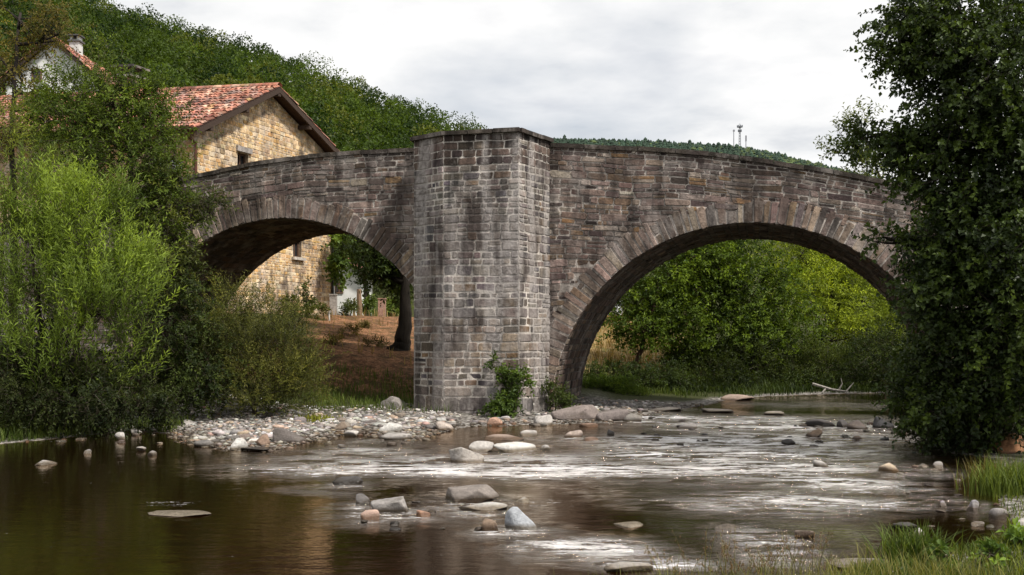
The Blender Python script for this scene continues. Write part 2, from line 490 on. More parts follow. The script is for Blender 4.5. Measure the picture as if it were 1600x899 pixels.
def make_ground():
    xs = axis(-17, 16, 0.17, -2200, 2200); ys = axis(4, 52, 0.17, -300, 2600)
    X, Y = np.meshgrid(xs, ys)
    d = river_sd(X, Y); H = height(X, Y, d)
    v = np.stack([X, Y, H], -1).reshape(-1, 3)
    ny, nx = X.shape
    i = np.arange(ny - 1)[:, None] * nx; j = np.arange(nx - 1)[None]
    q = np.stack([i + j, i + j + 1, i + nx + j + 1, i + nx + j], -1).reshape(-1, 4)
    p = np.stack([X.ravel(), Y.ravel(), np.zeros(X.size)], -1)
    nz = vnoise(p * 0.9, 11).reshape(X.shape)
    grav = sstep(4.2, 2.0, d + nz * 1.0) * sstep(-10.5, -7.5, X) * sstep(9.5, 6.0, X + 0.0 * Y) * sstep(13, 17, Y) * sstep(40, 31, Y)
    far = sstep(2.2, 3.2, X) * sstep(28.5, 30, Y)
    grav = grav * (1 - far) + far * sstep(0.9, 0.4, d + nz * 0.3)
    grav = np.maximum(grav, sstep(0.5, 0.15, d + nz * 0.15) * (1 - far))
    earth = sstep(-8.5, -7.0, X + nz) * sstep(-1.2, -2.6, X) * sstep(27.0, 30.0, Y + nz * 1.2) * sstep(60, 50, Y)
    straw = sstep(1.0, 3.0, X) * sstep(33, 37, Y + nz * 2) * sstep(0.195, 0.165, X / np.maximum(Y, 1)) + sstep(75, 90, Y) * 0.7
    bed = (d < 0.02).astype(float)
    col = np.stack([grav, earth, np.clip(straw, 0, 1), bed], -1).reshape(-1, 4)
    mb = MB(); mb.add(v, [q], col)
    o = mb.build('ground', GROUND, None, True); tag(o, kind='structure')
make_ground()

def blob_field(X, Y, spots):
    q = np.stack([X.ravel() * 1.1, Y.ravel() * 1.6, 0 * X.ravel()], -1)
    k = np.clip(Y / 14.0, 0.5, 2)
    X = X + 0.45 * k * vnoise(q, 301).reshape(X.shape); Y = Y + 0.32 * k * (vnoise(q * 1.3, 302) + 0.5 * vnoise(q * 3.1, 303)).reshape(X.shape)
    out = np.zeros_like(X)
    for (px, py, wx, hy, amp) in spots:
        c = G(px, py)
        y0, y1 = G(px, py + hy)[1], G(px, py - hy)[1]
        rx = wx / F * c[1]; ry = max(0.2, (y1 - y0) / 2)
        out = np.maximum(out, amp * np.exp(-(((X - c[0]) / rx) ** 2 + ((Y - (y0 + y1) / 2) / ry) ** 2) ** 1.5))
    return out

RIFFLE_AND_SHINE = [(1215, 862, 85, 40, 0.55), (1150, 715, 330, 42, 1.0), (800, 728, 350, 22, 0.9), (1220, 672, 240, 24, 0.85), (540, 712, 130, 26, 0.7), (1230, 788, 220, 22, 0.75), (1330, 760, 150, 14, 0.8),  # first spot: calm water made more reflective to brighten its sky reflection
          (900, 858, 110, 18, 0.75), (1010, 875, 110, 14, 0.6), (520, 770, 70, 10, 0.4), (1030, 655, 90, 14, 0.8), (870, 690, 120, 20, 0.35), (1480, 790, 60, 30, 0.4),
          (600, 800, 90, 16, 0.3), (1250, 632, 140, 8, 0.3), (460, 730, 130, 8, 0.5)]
FOAM = [(800, 741, 300, 12, 0.75), (560, 737, 160, 10, 0.7), (1130, 738, 230, 14, 0.6), (1180, 705, 240, 30, 0.35), (1290, 792, 200, 12, 0.5), (1170, 782, 90, 8, 0.6), (890, 855, 100, 14, 0.75),
        (1000, 878, 90, 10, 0.65), (1350, 765, 130, 12, 0.5), (1260, 690, 190, 8, 0.5), (480, 735, 90, 6, 0.7), (270, 787, 45, 4, 0.6), (570, 805, 50, 8, 0.55), (690, 795, 120, 6, 0.35), (840, 790, 90, 8, 0.35), (1100, 660, 130, 14, 0.35)]

def make_water():
    xs = axis(-12, 13, 0.07, -40, 70, 1.2); ys = axis(6.6, 28, 0.05, -5, 60, 1.06)
    X, Y = np.meshgrid(xs, ys)
    rif = blob_field(X, Y, RIFFLE_AND_SHINE); foam = blob_field(X, Y, FOAM)
    for (x, y, w) in WAKES:                       # water breaking round the stones
        g = np.exp(-((X - x) / (1.5 * w + 0.08)) ** 2 - ((Y - y + 0.25 * w) / (1.3 * w + 0.15)) ** 2)
        foam = np.maximum(foam, 0.5 * g); rif = np.maximum(rif, 0.55 * g)
    p = np.stack([X.ravel() * 1.4, Y.ravel() * 3.0, np.zeros(X.size)], -1)
    n1 = vnoise(p, 21).reshape(X.shape); n2 = vnoise(p * 2.3, 22).reshape(X.shape); n3 = vnoise(p * 5.1, 23).reshape(X.shape)
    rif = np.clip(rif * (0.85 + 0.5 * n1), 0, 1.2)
    Z = rif * (0.016 * n1 + 0.022 * n2 + 0.018 * n3)
    v = np.stack([X, Y, Z], -1).reshape(-1, 3)
    ny, nx = X.shape
    i = np.arange(ny - 1)[:, None] * nx; j = np.arange(nx - 1)[None]
    q = np.stack([i + j, i + j + 1, i + nx + j + 1, i + nx + j], -1).reshape(-1, 4)
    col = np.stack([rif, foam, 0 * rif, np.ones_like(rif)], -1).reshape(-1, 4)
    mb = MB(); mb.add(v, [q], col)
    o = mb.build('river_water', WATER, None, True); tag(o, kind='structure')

# ------------------------------------------------------------------ masonry
def stone_block(mb, mapf, u0, u1, v0, v1, n0, n1, col, r, jit=0.14, ext=None):
    """one dressed stone: an irregular eight-sided slab standing from n0 to n1 out of the mortar"""
    w, h = u1 - u0, v1 - v0
    c = min(w, h) * r.uniform(0.03, 0.2, 4)
    j = lambda: r.uniform(-jit, jit) * min(w, h) * 0.5
    o = np.array([[u0 + c[0], v0], [u1 - c[1], v0], [u1, v0 + c[1]], [u1, v1 - c[2]], [u1 - c[2], v1], [u0 + c[3], v1], [u0, v1 - c[3]], [u0, v0 + c[0]]])
    o = o + np.array([[j(), j()] for _ in range(8)])
    ctr = np.array([(u0 + u1) / 2, (v0 + v1) / 2])
    inset = ctr + (o - ctr) * (1 - np.minimum(0.2, 0.014 / (0.5 * np.array([w, h]))))
    tilt = r.normal(size=2) * 0.04 * (n1 - n0 + 0.02)
    nn = n1 + ((inset - ctr) / np.array([w, h])) @ tilt * 2
    pts = np.concatenate([np.c_[o, np.full(8, n0)], np.c_[o, np.full(8, n0 + (n1 - n0) * 0.55)], np.c_[inset, nn]])
    v = mapf(pts)
    a = np.arange(8); b = (a + 1) % 8
    mb.add(v, [np.stack([a, b, b + 8, a + 8], -1), np.stack([a + 8, b + 8, b + 16, a + 16], -1), (np.arange(8) + 16)[None]], col)

def pick(r, pal, jitter=0.24):
    w = np.array([p[1] for p in pal]); k = r.choice(len(pal), p=w / w.sum())
    c = np.array(pal[k][0]) * (1 + r.normal() * jitter)
    return np.clip(c * (1 + r.normal(size=3) * 0.03), 0.012, 0.9)

WALLPAL = [((0.131, 0.093, 0.080), 4), ((0.173, 0.128, 0.108), 4), ((0.097, 0.072, 0.066), 2.2), ((0.228, 0.177, 0.150), 2.6), ((0.173, 0.117, 0.081), 1.6), ((0.228, 0.142, 0.073), 0.4), ((0.356, 0.294, 0.252), 0.8), ((0.059, 0.044, 0.040), 0.8)]
PIERPAL = [((0.148, 0.121, 0.108), 4), ((0.174, 0.144, 0.131), 3), ((0.114, 0.101, 0.102), 2.2), ((0.085, 0.075, 0.078), 1.5), ((0.207, 0.171, 0.147), 1.6), ((0.162, 0.115, 0.079), 0.9), ((0.244, 0.209, 0.188), 0.5)]
RINGPAL = [((0.213, 0.157, 0.126), 4), ((0.275, 0.211, 0.170), 3), ((0.162, 0.121, 0.101), 2), ((0.246, 0.167, 0.111), 1.3), ((0.157, 0.130, 0.118), 1.2)]
HOUSEPAL = [((0.600, 0.408, 0.215), 4), ((0.500, 0.314, 0.138), 2.2), ((0.660, 0.503, 0.318), 3), ((0.400, 0.275, 0.163), 2), ((0.660, 0.551, 0.404), 1.4), ((0.300, 0.218, 0.146), 0.9), ((0.560, 0.323, 0.112), 0.9)]
MORTAR = (0.235, 0.21, 0.185)

AL = R(14); ES = np.array([math.cos(AL), -math.sin(AL), 0]); EV = np.array([-math.sin(AL), -math.cos(AL), 0]); OB = np.array([0, 26.0, 0])
BW = 4.3       # bridge width
def bmap(s, v, z):
    s, v, z = np.broadcast_arrays(np.asarray(s, float), np.asarray(v, float), np.asarray(z, float))
    return OB + s[..., None] * ES + v[..., None] * EV + z[..., None] * np.array([0, 0, 1.0])

def s_from_px(px):
    k = (px - 800) / F
    return k * 26 / (math.cos(AL) + k * math.sin(AL))
topn = [(310, 276), (400, 258), (480, 247), (560, 240), (650, 237), (760, 231), (860, 229), (1000, 235), (1100, 242), (1200, 255), (1300, 271), (1400, 290)]
TS = []; TZ = []
for px, py in topn:
    s = s_from_px(px); TS.append(s); TZ.append(CAMZ + (HOR - py) / F * (26 - s * math.sin(AL)))
TS = [-18.0] + TS + [18.0]; TZ = [TZ[0] - 1.7] + TZ + [TZ[-1] - 2.2]
def ztop(s): return np.interp(s, TS, TZ)

ARCHES = [(-6.64, 0.37, 4.9), (5.94, -0.10, 4.9)]
def zlow(s):
    z = np.full(np.shape(s), -0.6)
    for c, z0, r in ARCHES:
        k = np.abs(s - c) < r
        z = np.where(k, z0 + np.sqrt(np.maximum(r * r - (s - c) ** 2, 0)), z)
    return z

bridge = thing('stone_bridge', 'old humpbacked stone bridge with two round arches and a massive central pier', 'bridge', (0, 26, 0))

def grid_quads(mb, Pts, col, flip=False):
    n, m = Pts.shape[:2]
    i = np.arange(n - 1)[:, None] * m; j = np.arange(m - 1)[None]
    q = np.stack([i + j, i + j + 1, i + m + j + 1, i + m + j], -1).reshape(-1, 4)
    if flip: q = q[:, ::-1]
    mb.add(Pts.reshape(-1, 3), [q], col)

def make_spandrel():
    r = np.random.default_rng(31)
    mb = MB()
    S = set(np.arange(-18, 18.01, 0.25).tolist())
    for c, z0, rr in ARCHES:
        for t in np.linspace(0, math.pi, 60): S.add(float(c - rr * math.cos(t)))
        S.add(c - rr - 1e-4); S.add(c + rr + 1e-4)
    S = np.array(sorted(S)); Zl, Zt = zlow(S), ztop(S)
    core = (0.44, 0.395, 0.355)
    for v in (0.0, -BW):
        grid_quads(mb, np.stack([bmap(S, v, Zl), bmap(S, v, Zt)], 1), core, v == 0)
    for v0, v1 in ((0.0, -0.45), (-BW, -BW + 0.45)):           # parapet tops and inner faces, then the deck
        grid_quads(mb, np.stack([bmap(S, v0, Zt), bmap(S, v1, Zt)], 1), core)
        grid_quads(mb, np.stack([bmap(S, v1, Zt), bmap(S, v1, Zt - 0.95)], 1), core)
    grid_quads(mb, np.stack([bmap(S, -0.45, Zt - 0.95), bmap(S, -BW + 0.45, Zt - 0.95)], 1), core)
    # stones on the upstream-facing front and on the back
    VM = max(TZ)
    def mapper(v, sign):
        def f(p):
            s, z, n = p[:, 0], p[:, 1], p[:, 2]
            zz = z + (ztop(s) - VM) * np.clip((z - 2.6) / (VM - 2.6), 0, 1)
            k = np.clip((VM - z) * 3, 0, 1)
            q = np.stack([s * 1.6, z * 2.2, 0 * s], -1)
            zz = zz + 0.05 * k * vnoise(q, 201); ss = s + 0.05 * vnoise(q * 1.7, 202)
            return bmap(ss, v + sign * (n + 0.012 * vnoise(q * 1.3, 203)), zz)
        return f
    for face, (v, sign) in enumerate(((0.0, 1), (-BW, -1))):
        z = -0.3
        f = mapper(v, sign)
        while z < VM - 0.03:
            h = r.uniform(0.09, 0.21) if z > 1.6 else r.uniform(0.13, 0.26)
            if r.random() < 0.12: h *= 0.6
            h = min(h, VM - 0.01 - z)
            if h < 0.04: break
            s = -15.0 - r.uniform(0, 0.4)
            while s < 15.5:
                w = h * r.uniform(0.9, 4.2) if face == 0 else h * 3
                w = float(np.clip(w, 0.12, 0.7))
                sm = s + w / 2
                if face == 0 and -2.2 < s and s + w < 0.95: s += w; continue
                zc = z + (ztop(sm) - VM) * np.clip((z - 2.6) / (VM - 2.6), 0, 1) + h / 2
                hit = False
                for c, z0, rr in ARCHES:
                    if zc > z0 - 0.1:
                        for a_ in (s, s + w):
                            for b_ in (zc - h / 2, zc + h / 2):
                                if math.hypot(a_ - c, max(b_ - z0, 0)) < rr + 0.30: hit = True
                    elif c - rr - 0.05 < s + w and s < c + rr + 0.05: hit = True
                if not hit:
                    col = pick(r, WALLPAL)
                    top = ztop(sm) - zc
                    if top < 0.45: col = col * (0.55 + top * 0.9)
                    g = 0.011
                    parts = 1
                    if h > 0.15 and r.random() < 0.18: parts = 2
                    for k in range(parts):
                        za = z + h * k / parts; zb = z + h * (k + 1) / parts
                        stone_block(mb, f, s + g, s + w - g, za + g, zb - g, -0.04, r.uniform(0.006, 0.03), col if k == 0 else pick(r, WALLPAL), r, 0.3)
                s += w
            z += h
    # lighter mortar colour on the flat core of the front
    mb.build('spandrel_wall', STONE, bridge)
make_spandrel()

def make_ring(c, z0, rr, seed):
    r = np.random.default_rng(seed)
    for v, sign in ((0.0, 1), (-BW, -1)):
        mb = MB()
        def f(p):
            t, q, n = p[:, 0] / (rr + 0.3), p[:, 1], p[:, 2]
            return bmap(c - q * np.cos(t), v + sign * n, z0 + q * np.sin(t))
        tt = np.linspace(-0.12, math.pi + 0.12, 80)
        for qa, qb, na, nb in ((rr, rr + 0.55, 0.012, 0.012), (rr, rr, 0.012, -0.02)):
            pts = np.stack([f(np.c_[tt * (rr + 0.3), np.full(80, qa), np.full(80, na)]), f(np.c_[tt * (rr + 0.3), np.full(80, qb), np.full(80, nb)])], 1)
            grid_quads(mb, pts, (0.46, 0.41, 0.37))
        t = -0.12 * (rr + 0.3); end = (math.pi + 0.12) * (rr + 0.3)
        while t < end:
            w = r.uniform(0.13, 0.25)
            L = r.uniform(0.50, 0.66)
            g = 0.018
            if r.random() < 0.14:                       # two shorter stones instead of one
                m = r.uniform(0.22, 0.36)
                stone_block(mb, f, t + g, t + w - g, rr - 0.005, rr + m, -0.05, r.uniform(0.025, 0.045), pick(r, RINGPAL), r, 0.2)
                stone_block(mb, f, t + g, t + w - g, rr + m + 0.02, rr + L, -0.05, r.uniform(0.025, 0.045), pick(r, RINGPAL), r, 0.2)
            else:
                stone_block(mb, f, t + g, t + w - g, rr - r.uniform(0, 0.02), rr + L, -0.05, r.uniform(0.025, 0.055), pick(r, RINGPAL, 0.28), r, 0.22)
            t += w
        mb.build('arch_ring', STONE, bridge)
    # barrel: mortar vault with rubble courses
    mb = MB()
    tt = np.linspace(0, math.pi, 70)
    sN = np.concatenate([[c - rr], c - rr * np.cos(tt), [c + rr]]); zN = np.concatenate([[-0.7], z0 + rr * np.sin(tt), [-0.7]])
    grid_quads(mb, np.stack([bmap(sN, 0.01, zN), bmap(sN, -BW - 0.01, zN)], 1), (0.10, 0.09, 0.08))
    def fb(p):
        t, q, n = p[:, 0], p[:, 1], p[:, 2]
        lo = t < 0; hi = t > math.pi * rr
        a = np.clip(t / rr, 0, math.pi)
        s = c - (rr - n) * np.cos(a); z = z0 + (rr - n) * np.sin(a)
        z = np.where(lo, z0 + t, np.where(hi, z0 - (t - math.pi * rr), z))
        return bmap(s, -q, z)
    t = -z0 - 0.4
    while t < math.pi * rr + z0 + 0.3:
        h = r.uniform(0.12, 0.26); q = 0.0
        while q < BW - 0.1:
            w = min(r.uniform(0.22, 0.6), BW - q)
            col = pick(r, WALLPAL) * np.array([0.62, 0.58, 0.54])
            if w > 0.06:
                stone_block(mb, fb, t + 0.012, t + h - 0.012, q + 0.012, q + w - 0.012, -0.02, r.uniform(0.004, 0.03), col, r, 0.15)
            q += w
        t += h
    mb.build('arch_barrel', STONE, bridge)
make_ring(*ARCHES[0], 41); make_ring(*ARCHES[1], 42)

def make_pier():
    r = np.random.default_rng(51)
    plan = [(1.02, -0.05), (0.54, 1.45), (-1.39, 1.5), (-2.35, 1.0), (-2.35, -0.05)]
    ZT = 7.02
    W = [bmap(s, v, 0) for s, v in plan]
    mb = MB()
    bot = np.array(W) + [0, 0, -0.6]; top = np.array(W) + [0, 0, ZT]
    for i in range(4):
        mb.add([bot[i], bot[i + 1], top[i + 1], top[i]], [np.array([[0, 1, 2, 3]])], (0.50, 0.455, 0.41))
    mb.add(top, [np.array([[0, 1, 2, 3, 4]])], (0.05, 0.045, 0.04))
    courses = []; z = -0.25
    while z < ZT - 0.02:
        if z < 0.45: h = 0.36
        elif z > 6.1: h = r.uniform(0.16, 0.24)
        else: h = r.uniform(0.12, 0.27)
        if ZT - z - h < 0.1: h = ZT - z
        courses.append((z, h)); z += h
    for i in range(4):
        A, B = W[i], W[i + 1]
        L = np.linalg.norm(B - A); d = (B - A) / L
        nrm = np.array([-d[1], d[0], 0]) * -1
        mid = (A + B) / 2; cen = np.mean(W, 0)
        if nrm @ (mid - cen) < 0: nrm = -nrm
        def f(p, A=A, d=d, nrm=nrm, L=L, i=i):
            k = np.clip(np.minimum(p[:, 0], L - p[:, 0]) * 4, 0, 1)
            q = np.stack([p[:, 0] * 2.2 + i * 9, p[:, 1] * 2.2, 0 * p[:, 0]], -1)
            u = p[:, :1] + (0.03 * k * vnoise(q, 211))[:, None]
            z_ = p[:, 1:2] + (0.025 * k * vnoise(q * 1.3, 212))[:, None]
            n_ = p[:, 2:3] + (0.008 * vnoise(q * 1.2, 213))[:, None]
            return A + u * d + n_ * nrm + z_ * np.array([0, 0, 1.0])
        for z, h in courses:
            u = 0.0
            while u < L - 0.01:
                w = h * r.uniform(0.75, 2.6)
                if z < 0.45: w = r.uniform(0.5, 1.0)
                if L - u - w < 0.16: w = L - u
                col = pick(r, PIERPAL)
                if 1.0 < z < 2.4: col = col * np.array([1.12, 1.04, 0.92])
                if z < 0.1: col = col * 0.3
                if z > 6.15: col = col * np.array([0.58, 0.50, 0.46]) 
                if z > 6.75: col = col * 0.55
                g = 0.015 if z < 6.1 else 0.004
                pr = r.uniform(0.008, 0.017) if z < 6.1 else r.uniform(0.009, 0.012)
                if z < 0.1: pr += 0.05
                parts = 2 if (h > 0.2 and w < 0.5 and z > 0.5 and r.random() < 0.16) else 1
                for k in range(parts):
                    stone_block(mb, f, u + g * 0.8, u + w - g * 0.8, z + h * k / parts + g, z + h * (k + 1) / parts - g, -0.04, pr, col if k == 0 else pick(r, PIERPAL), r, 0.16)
                u += w
    mb.build('pier', PIERM, bridge)
    # dark capping slabs over the pier
    mb = MB()
    for i in range(4):
        A, B = W[i], W[i + 1]; L = np.linalg.norm(B - A); d = (B - A) / L
        nrm = np.array([d[1], -d[0], 0])
        if nrm @ ((A + B) / 2 - np.mean(W, 0)) < 0: nrm = -nrm
        u = -0.03
        while u < L:
            w = min(r.uniform(0.5, 0.9), L + 0.03 - u)
            c = A + d * (u + w / 2) - nrm * 0.12 + np.array([0, 0, ZT + 0.035 + r.uniform(-0.01, 0.015)])
            box(mb, c, w - 0.015, 0.42 + r.uniform(-.02, .02), 0.10, np.array((0.055, 0.045, 0.036)) * r.uniform(0.6, 1.3), d, nrm)
            u += w
    mb.build('coping', STONE, bridge)
    for v, sA, sB in ((-0.19, -16.0, -2.37), (-0.19, 1.03, 15.8), (-BW + 0.19, -16.0, 15.8)):
        mb = MB(); s = sA
        while s < sB - 0.1:
            w = min(r.uniform(0.45, 0.95), sB - s)
            za, zb = ztop(s), ztop(s + w)
            d3 = unit(bmap(s + w, 0, zb) - bmap(s, 0, za))
            c = bmap(s + w / 2, v, (za + zb) / 2 + 0.03 + r.uniform(-0.012, 0.018))
            k = len(mb.v)
            box(mb, (0, 0, 0), w - 0.014, 0.5 + r.uniform(-.03, .03), 0.11, np.array((0.055, 0.045, 0.036)) * r.uniform(0.6, 1.3), ES, EV)
            vv = mb.v[-1]; loc = vv @ ES
            mb.v[-1] = vv + c + np.outer(loc, [0, 0, 1.0]) * ((zb - za) / w)
            s += w
        mb.build('coping', STONE, bridge)
make_pier()

# ------------------------------------------------------------------ foliage
def leaves_geo(mb, p, d, nrm, L, W, col, fold=0.25):
    """one kite-shaped leaf per row"""
    n = len(p)
    side = unit(np.cross(d, nrm)); nr = np.cross(side, d)
    L = L[:, None]; W = W[:, None]
    a = p; b = p + d * L * 0.45 + side * W * 0.5 + nr * W * fold; c = p + d * L - nr * L * 0.08; e = p + d * L * 0.45 - side * W * 0.5 + nr * W * fold
    v = np.stack([a, b, c, e], 1).reshape(-1, 3)
    q = np.arange(n * 4).reshape(n, 4)
    mb.add(v, [q], np.repeat(col, 4, 0))

def shoots(mb, r, pos, dirs, length, nleaf, leafL, leafW, colA, colB, spread=0.9, droop=0.1, twig=0.006, twigcol=(0.05, 0.04, 0.025), tipcol=None, bright=None, outn=None, tone=None):
    """twigs at pos along dirs, each carrying nleaf leaves"""
    n = len(pos)
    length = np.broadcast_to(length, (n,)) * r.uniform(0.65, 1.25, n)
    a = unit(np.cross(dirs, r.normal(size=(n, 3)))); b = np.cross(dirs, a)
    t = (np.arange(nleaf) + r.uniform(0, 1, (n, nleaf))) / nleaf
    ph = r.uniform(0, 6.28, (n, 1)) + np.arange(nleaf) * 2.4
    cen = pos[:, None] + dirs[:, None] * (t * length[:, None])[..., None]
    cen[..., 2] -= droop * (t ** 2) * length[:, None]
    rad = np.cos(ph)[..., None] * a[:, None] + np.sin(ph)[..., None] * b[:, None]
    d = unit(dirs[:, None] * (1 - 0.4 * spread) + rad * spread + r.normal(size=(n, nleaf, 3)) * 0.25 + np.array([0, 0, -0.15]))
    nr = unit(np.array([0, 0, 0.75]) + r.normal(size=(n, nleaf, 3)) * 0.42 + rad * 0.15 + (0 if outn is None else outn[:, None] * 0.85))
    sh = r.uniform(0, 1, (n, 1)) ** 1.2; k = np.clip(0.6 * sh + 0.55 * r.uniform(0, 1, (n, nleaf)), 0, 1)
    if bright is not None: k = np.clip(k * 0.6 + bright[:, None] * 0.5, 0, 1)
    col = np.array(colA) + (np.array(colB) - np.array(colA)) * k[..., None]
    if tipcol is not None:
        tt = (t ** 2)[..., None] * 0.8
        col = col * (1 - tt) + np.array(tipcol) * tt
    if tone is not None: col = col * (tone[:, None, None] ** np.array([1.1, 1.0, 0.6]))
    col = col * r.uniform(0.82, 1.18, (n, nleaf, 1))
    sz = r.uniform(0.65, 1.2, (n, nleaf))
    m = n * nleaf
    leaves_geo(mb, cen.reshape(-1, 3), d.reshape(-1, 3), nr.reshape(-1, 3), (leafL * sz).reshape(-1), (leafW * sz).reshape(-1), col.reshape(-1, 3))
    if twig:
        s0 = pos - dirs * 0.1; s1 = pos + dirs * length[:, None]; s1[:, 2] -= droop * length
        w = twig
        v = np.stack([s0 + a * w, s0 - a * 0.5 * w + b * 0.87 * w, s0 - a * 0.5 * w - b * 0.87 * w, s1], 1).reshape(-1, 3)
        k4 = np.arange(n)[:, None] * 4
        tri = np.concatenate([k4 + np.array([[0, 1, 3]]), k4 + np.array([[1, 2, 3]]), k4 + np.array([[2, 0, 3]])])
        mb.add(v, [tri], np.array(twigcol))

def in_blob(r, c, rad, n, shell=0.45, lump=0.28, seed=0):
    m = max(3, n // 14)
    cu = unit(r.normal(size=(m, 3)))
    cr = r.uniform(shell ** 3, 1, m) ** (1 / 3)
    cl = 1 + lump * vnoise(cu * 3.1 + seed * 1.7, seed + 5) + 0.5 * lump * vnoise(cu * 7.3, seed + 9)
    k = r.integers(0, m, n)
    off = r.normal(size=(n, 3)) * 0.19
    q = cu[k] * (cr * cl)[k][:, None] + off
    u = unit(cu[k] * 0.55 + unit(off) * 0.6)
    tone = np.clip(1 + 0.3 * r.normal(size=m), 0.5, 1.6)
    return np.array(c) + q * np.array(rad), u, tone[k]

def Bp(px, py, Y, rx, ry, n, rd=None):
    c = P(px, py, Y); s = Y / F
    return (c, (rx * s, (rd if rd else (rx + ry) / 2 * s), ry * s), n)

def plant(name, label, cat, base, blobs, leafL, leafW, colA, colB, nleaf=14, slen=0.5, up=0.5, out=0.7, rand=0.5, spread=0.9, droop=0.1,
          trunk=None, tr=0.12, barkcol=(0.06, 0.048, 0.035), seed=1, mat=None, shell=0.4, lump=0.28, tipcol=None, group=None, limbs=4, parts=('trunk', 'crown'), top_light=0.0):
    r = np.random.default_rng(seed)
    root = thing(name, label, cat, base, group)
    mt = MB(); base = np.array(base, float)
    if trunk is None:
        trunk = [base, base + (blobs[0][0] - base) * 0.5, blobs[0][0]]
    trunks = trunk if isinstance(trunk[0], list) else [trunk]
    nodes = []
    for tk in trunks:
        pts = np.array(tk, float)
        tt = np.linspace(0, len(pts) - 1, 6 * (len(pts) - 1) + 1)
        pl = np.stack([np.interp(tt, np.arange(len(pts)), pts[:, i]) for i in range(3)], 1)
        sm = pl.copy()
        for _ in range(4): sm[1:-1] = (sm[:-2] + sm[1:-1] * 2 + sm[2:]) / 4
        sm[1:-1, :2] += r.normal(size=(len(sm) - 2, 2)) * min(tr, 0.15) * 0.16
        rad = np.linspace(tr, tr * 0.3, len(sm)); rad[0] *= 1.5; rad[1] *= 1.15
        sm[0, 2] -= 0.3
        tube(mt, sm, rad, 8, barkcol); nodes += list(sm[2:])
    nodes = np.array(nodes)
    mc = MB()
    for bi, (c, rad, n) in enumerate(blobs):
        j = np.argmin(np.linalg.norm(nodes - (np.array(c) - [0, 0, rad[2] * 0.5]), axis=1) + 0.5 * np.maximum(0, nodes[:, 2] - c[2]))
        a = nodes[j]; mid = (a + c) / 2 + r.normal(size=3) * 0.1
        limb = np.array([a, mid, c]); tube(mt, limb, [tr * 0.42, tr * 0.3, tr * 0.14], 6, barkcol)
        pos, u, rr = in_blob(r, c, rad, n, shell, lump, seed * 13 + bi)
        for k in range(min(limbs, n)):
            q = pos[k]; m2 = (np.array(c) + q) / 2 + r.normal(size=3) * 0.06
            st = mid if k % 2 else np.array(c)
            tube(mt, [st, m2, q], [tr * 0.18, tr * 0.1, tr * 0.03], 5, barkcol)
        d = unit(u * out + np.array([0, 0, up]) + r.normal(size=(n, 3)) * rand)
        br = np.clip(0.5 + 0.6 * (pos[:, 2] - c[2]) / rad[2], 0, 1) if top_light else None  # leaf colour lightens toward each blob's top: light from above painted in
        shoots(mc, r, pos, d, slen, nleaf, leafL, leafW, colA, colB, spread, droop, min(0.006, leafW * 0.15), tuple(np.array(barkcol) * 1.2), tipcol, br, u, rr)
    mt.build(parts[0], BARK, root, True)
    mc.build(parts[1], mat or LEAF, root)
    return root

def gz(x, y): return float(height(np.array([x]), np.array([y]))[0])
def foot(px, Y):
    x = (px - 800) / F * Y; return (x, Y, gz(x, Y))

# --- left bank
plant('willow_bush', 'bright yellow-green willow with upright feathery shoots over dark water at the left', 'bush', foot(120, 20.5),
      [Bp(150, 400, 20.3, 52, 90, 330), Bp(60, 440, 20.0, 62, 90, 360), Bp(165, 490, 19.6, 60, 70, 340), Bp(45, 345, 20.6, 36, 60, 150), Bp(100, 570, 19.9, 100, 70, 330), Bp(205, 440, 20.6, 28, 60, 130), Bp(125, 305, 20.4, 18, 45, 55), Bp(185, 330, 20.4, 16, 42, 45), Bp(90, 360, 20.5, 20, 40, 60)],
      0.13, 0.024, (0.036, 0.062, 0.010), (0.185, 0.26, 0.034), 18, 0.8, 1.1, 0.45, 0.24, 0.5, 0.02, trunk=[[np.array(foot(110, 20.5)), P(120, 520, 20.4), P(150, 380, 20.3)], [np.array(foot(100, 20.5)), P(70, 540, 20.2), P(50, 400, 20.3)]], tr=0.09, seed=3, tipcol=(0.24, 0.32, 0.06), parts=('stem', 'foliage'), limbs=8, top_light=1)
plant('willow_bush', 'paler willow shoots at the left picture edge, below the tree with reddish leaves', 'bush', foot(-10, 22),
      [Bp(10, 300, 22, 70, 100, 420), Bp(-30, 420, 21.5, 80, 120, 400)],
      0.12, 0.024, (0.05, 0.07, 0.012), (0.16, 0.19, 0.04), 16, 0.7, 0.9, 0.5, 0.3, 0.6, 0.03, tr=0.08, seed=4, parts=('stem', 'foliage'), limbs=6, top_light=1)
plant('ash_tree', 'tall bushy dark green tree in front of the tiled roof of the stone house', 'tree', foot(215, 25.5),
      [Bp(180, 145, 25.5, 58, 60, 330), Bp(150, 215, 25.3, 90, 70, 520), Bp(230, 240, 25, 75, 75, 330), Bp(180, 300, 25, 110, 70, 420), Bp(262, 330, 24.6, 40, 52, 200), Bp(232, 400, 24.5, 60, 75, 320), Bp(225, 180, 25.5, 38, 50, 190), Bp(95, 190, 25.8, 50, 60, 280), Bp(125, 150, 25.8, 40, 45, 170)],
      0.105, 0.042, (0.03, 0.054, 0.009), (0.145, 0.20, 0.028), 13, 0.5, 0.45, 0.7, 0.5, 0.9, 0.1, trunk=[np.array(foot(215, 25.5)), P(212, 420, 25.4), P(205, 260, 25.4), P(190, 130, 25.5)], tr=0.13, seed=5, lump=0.36, limbs=7)
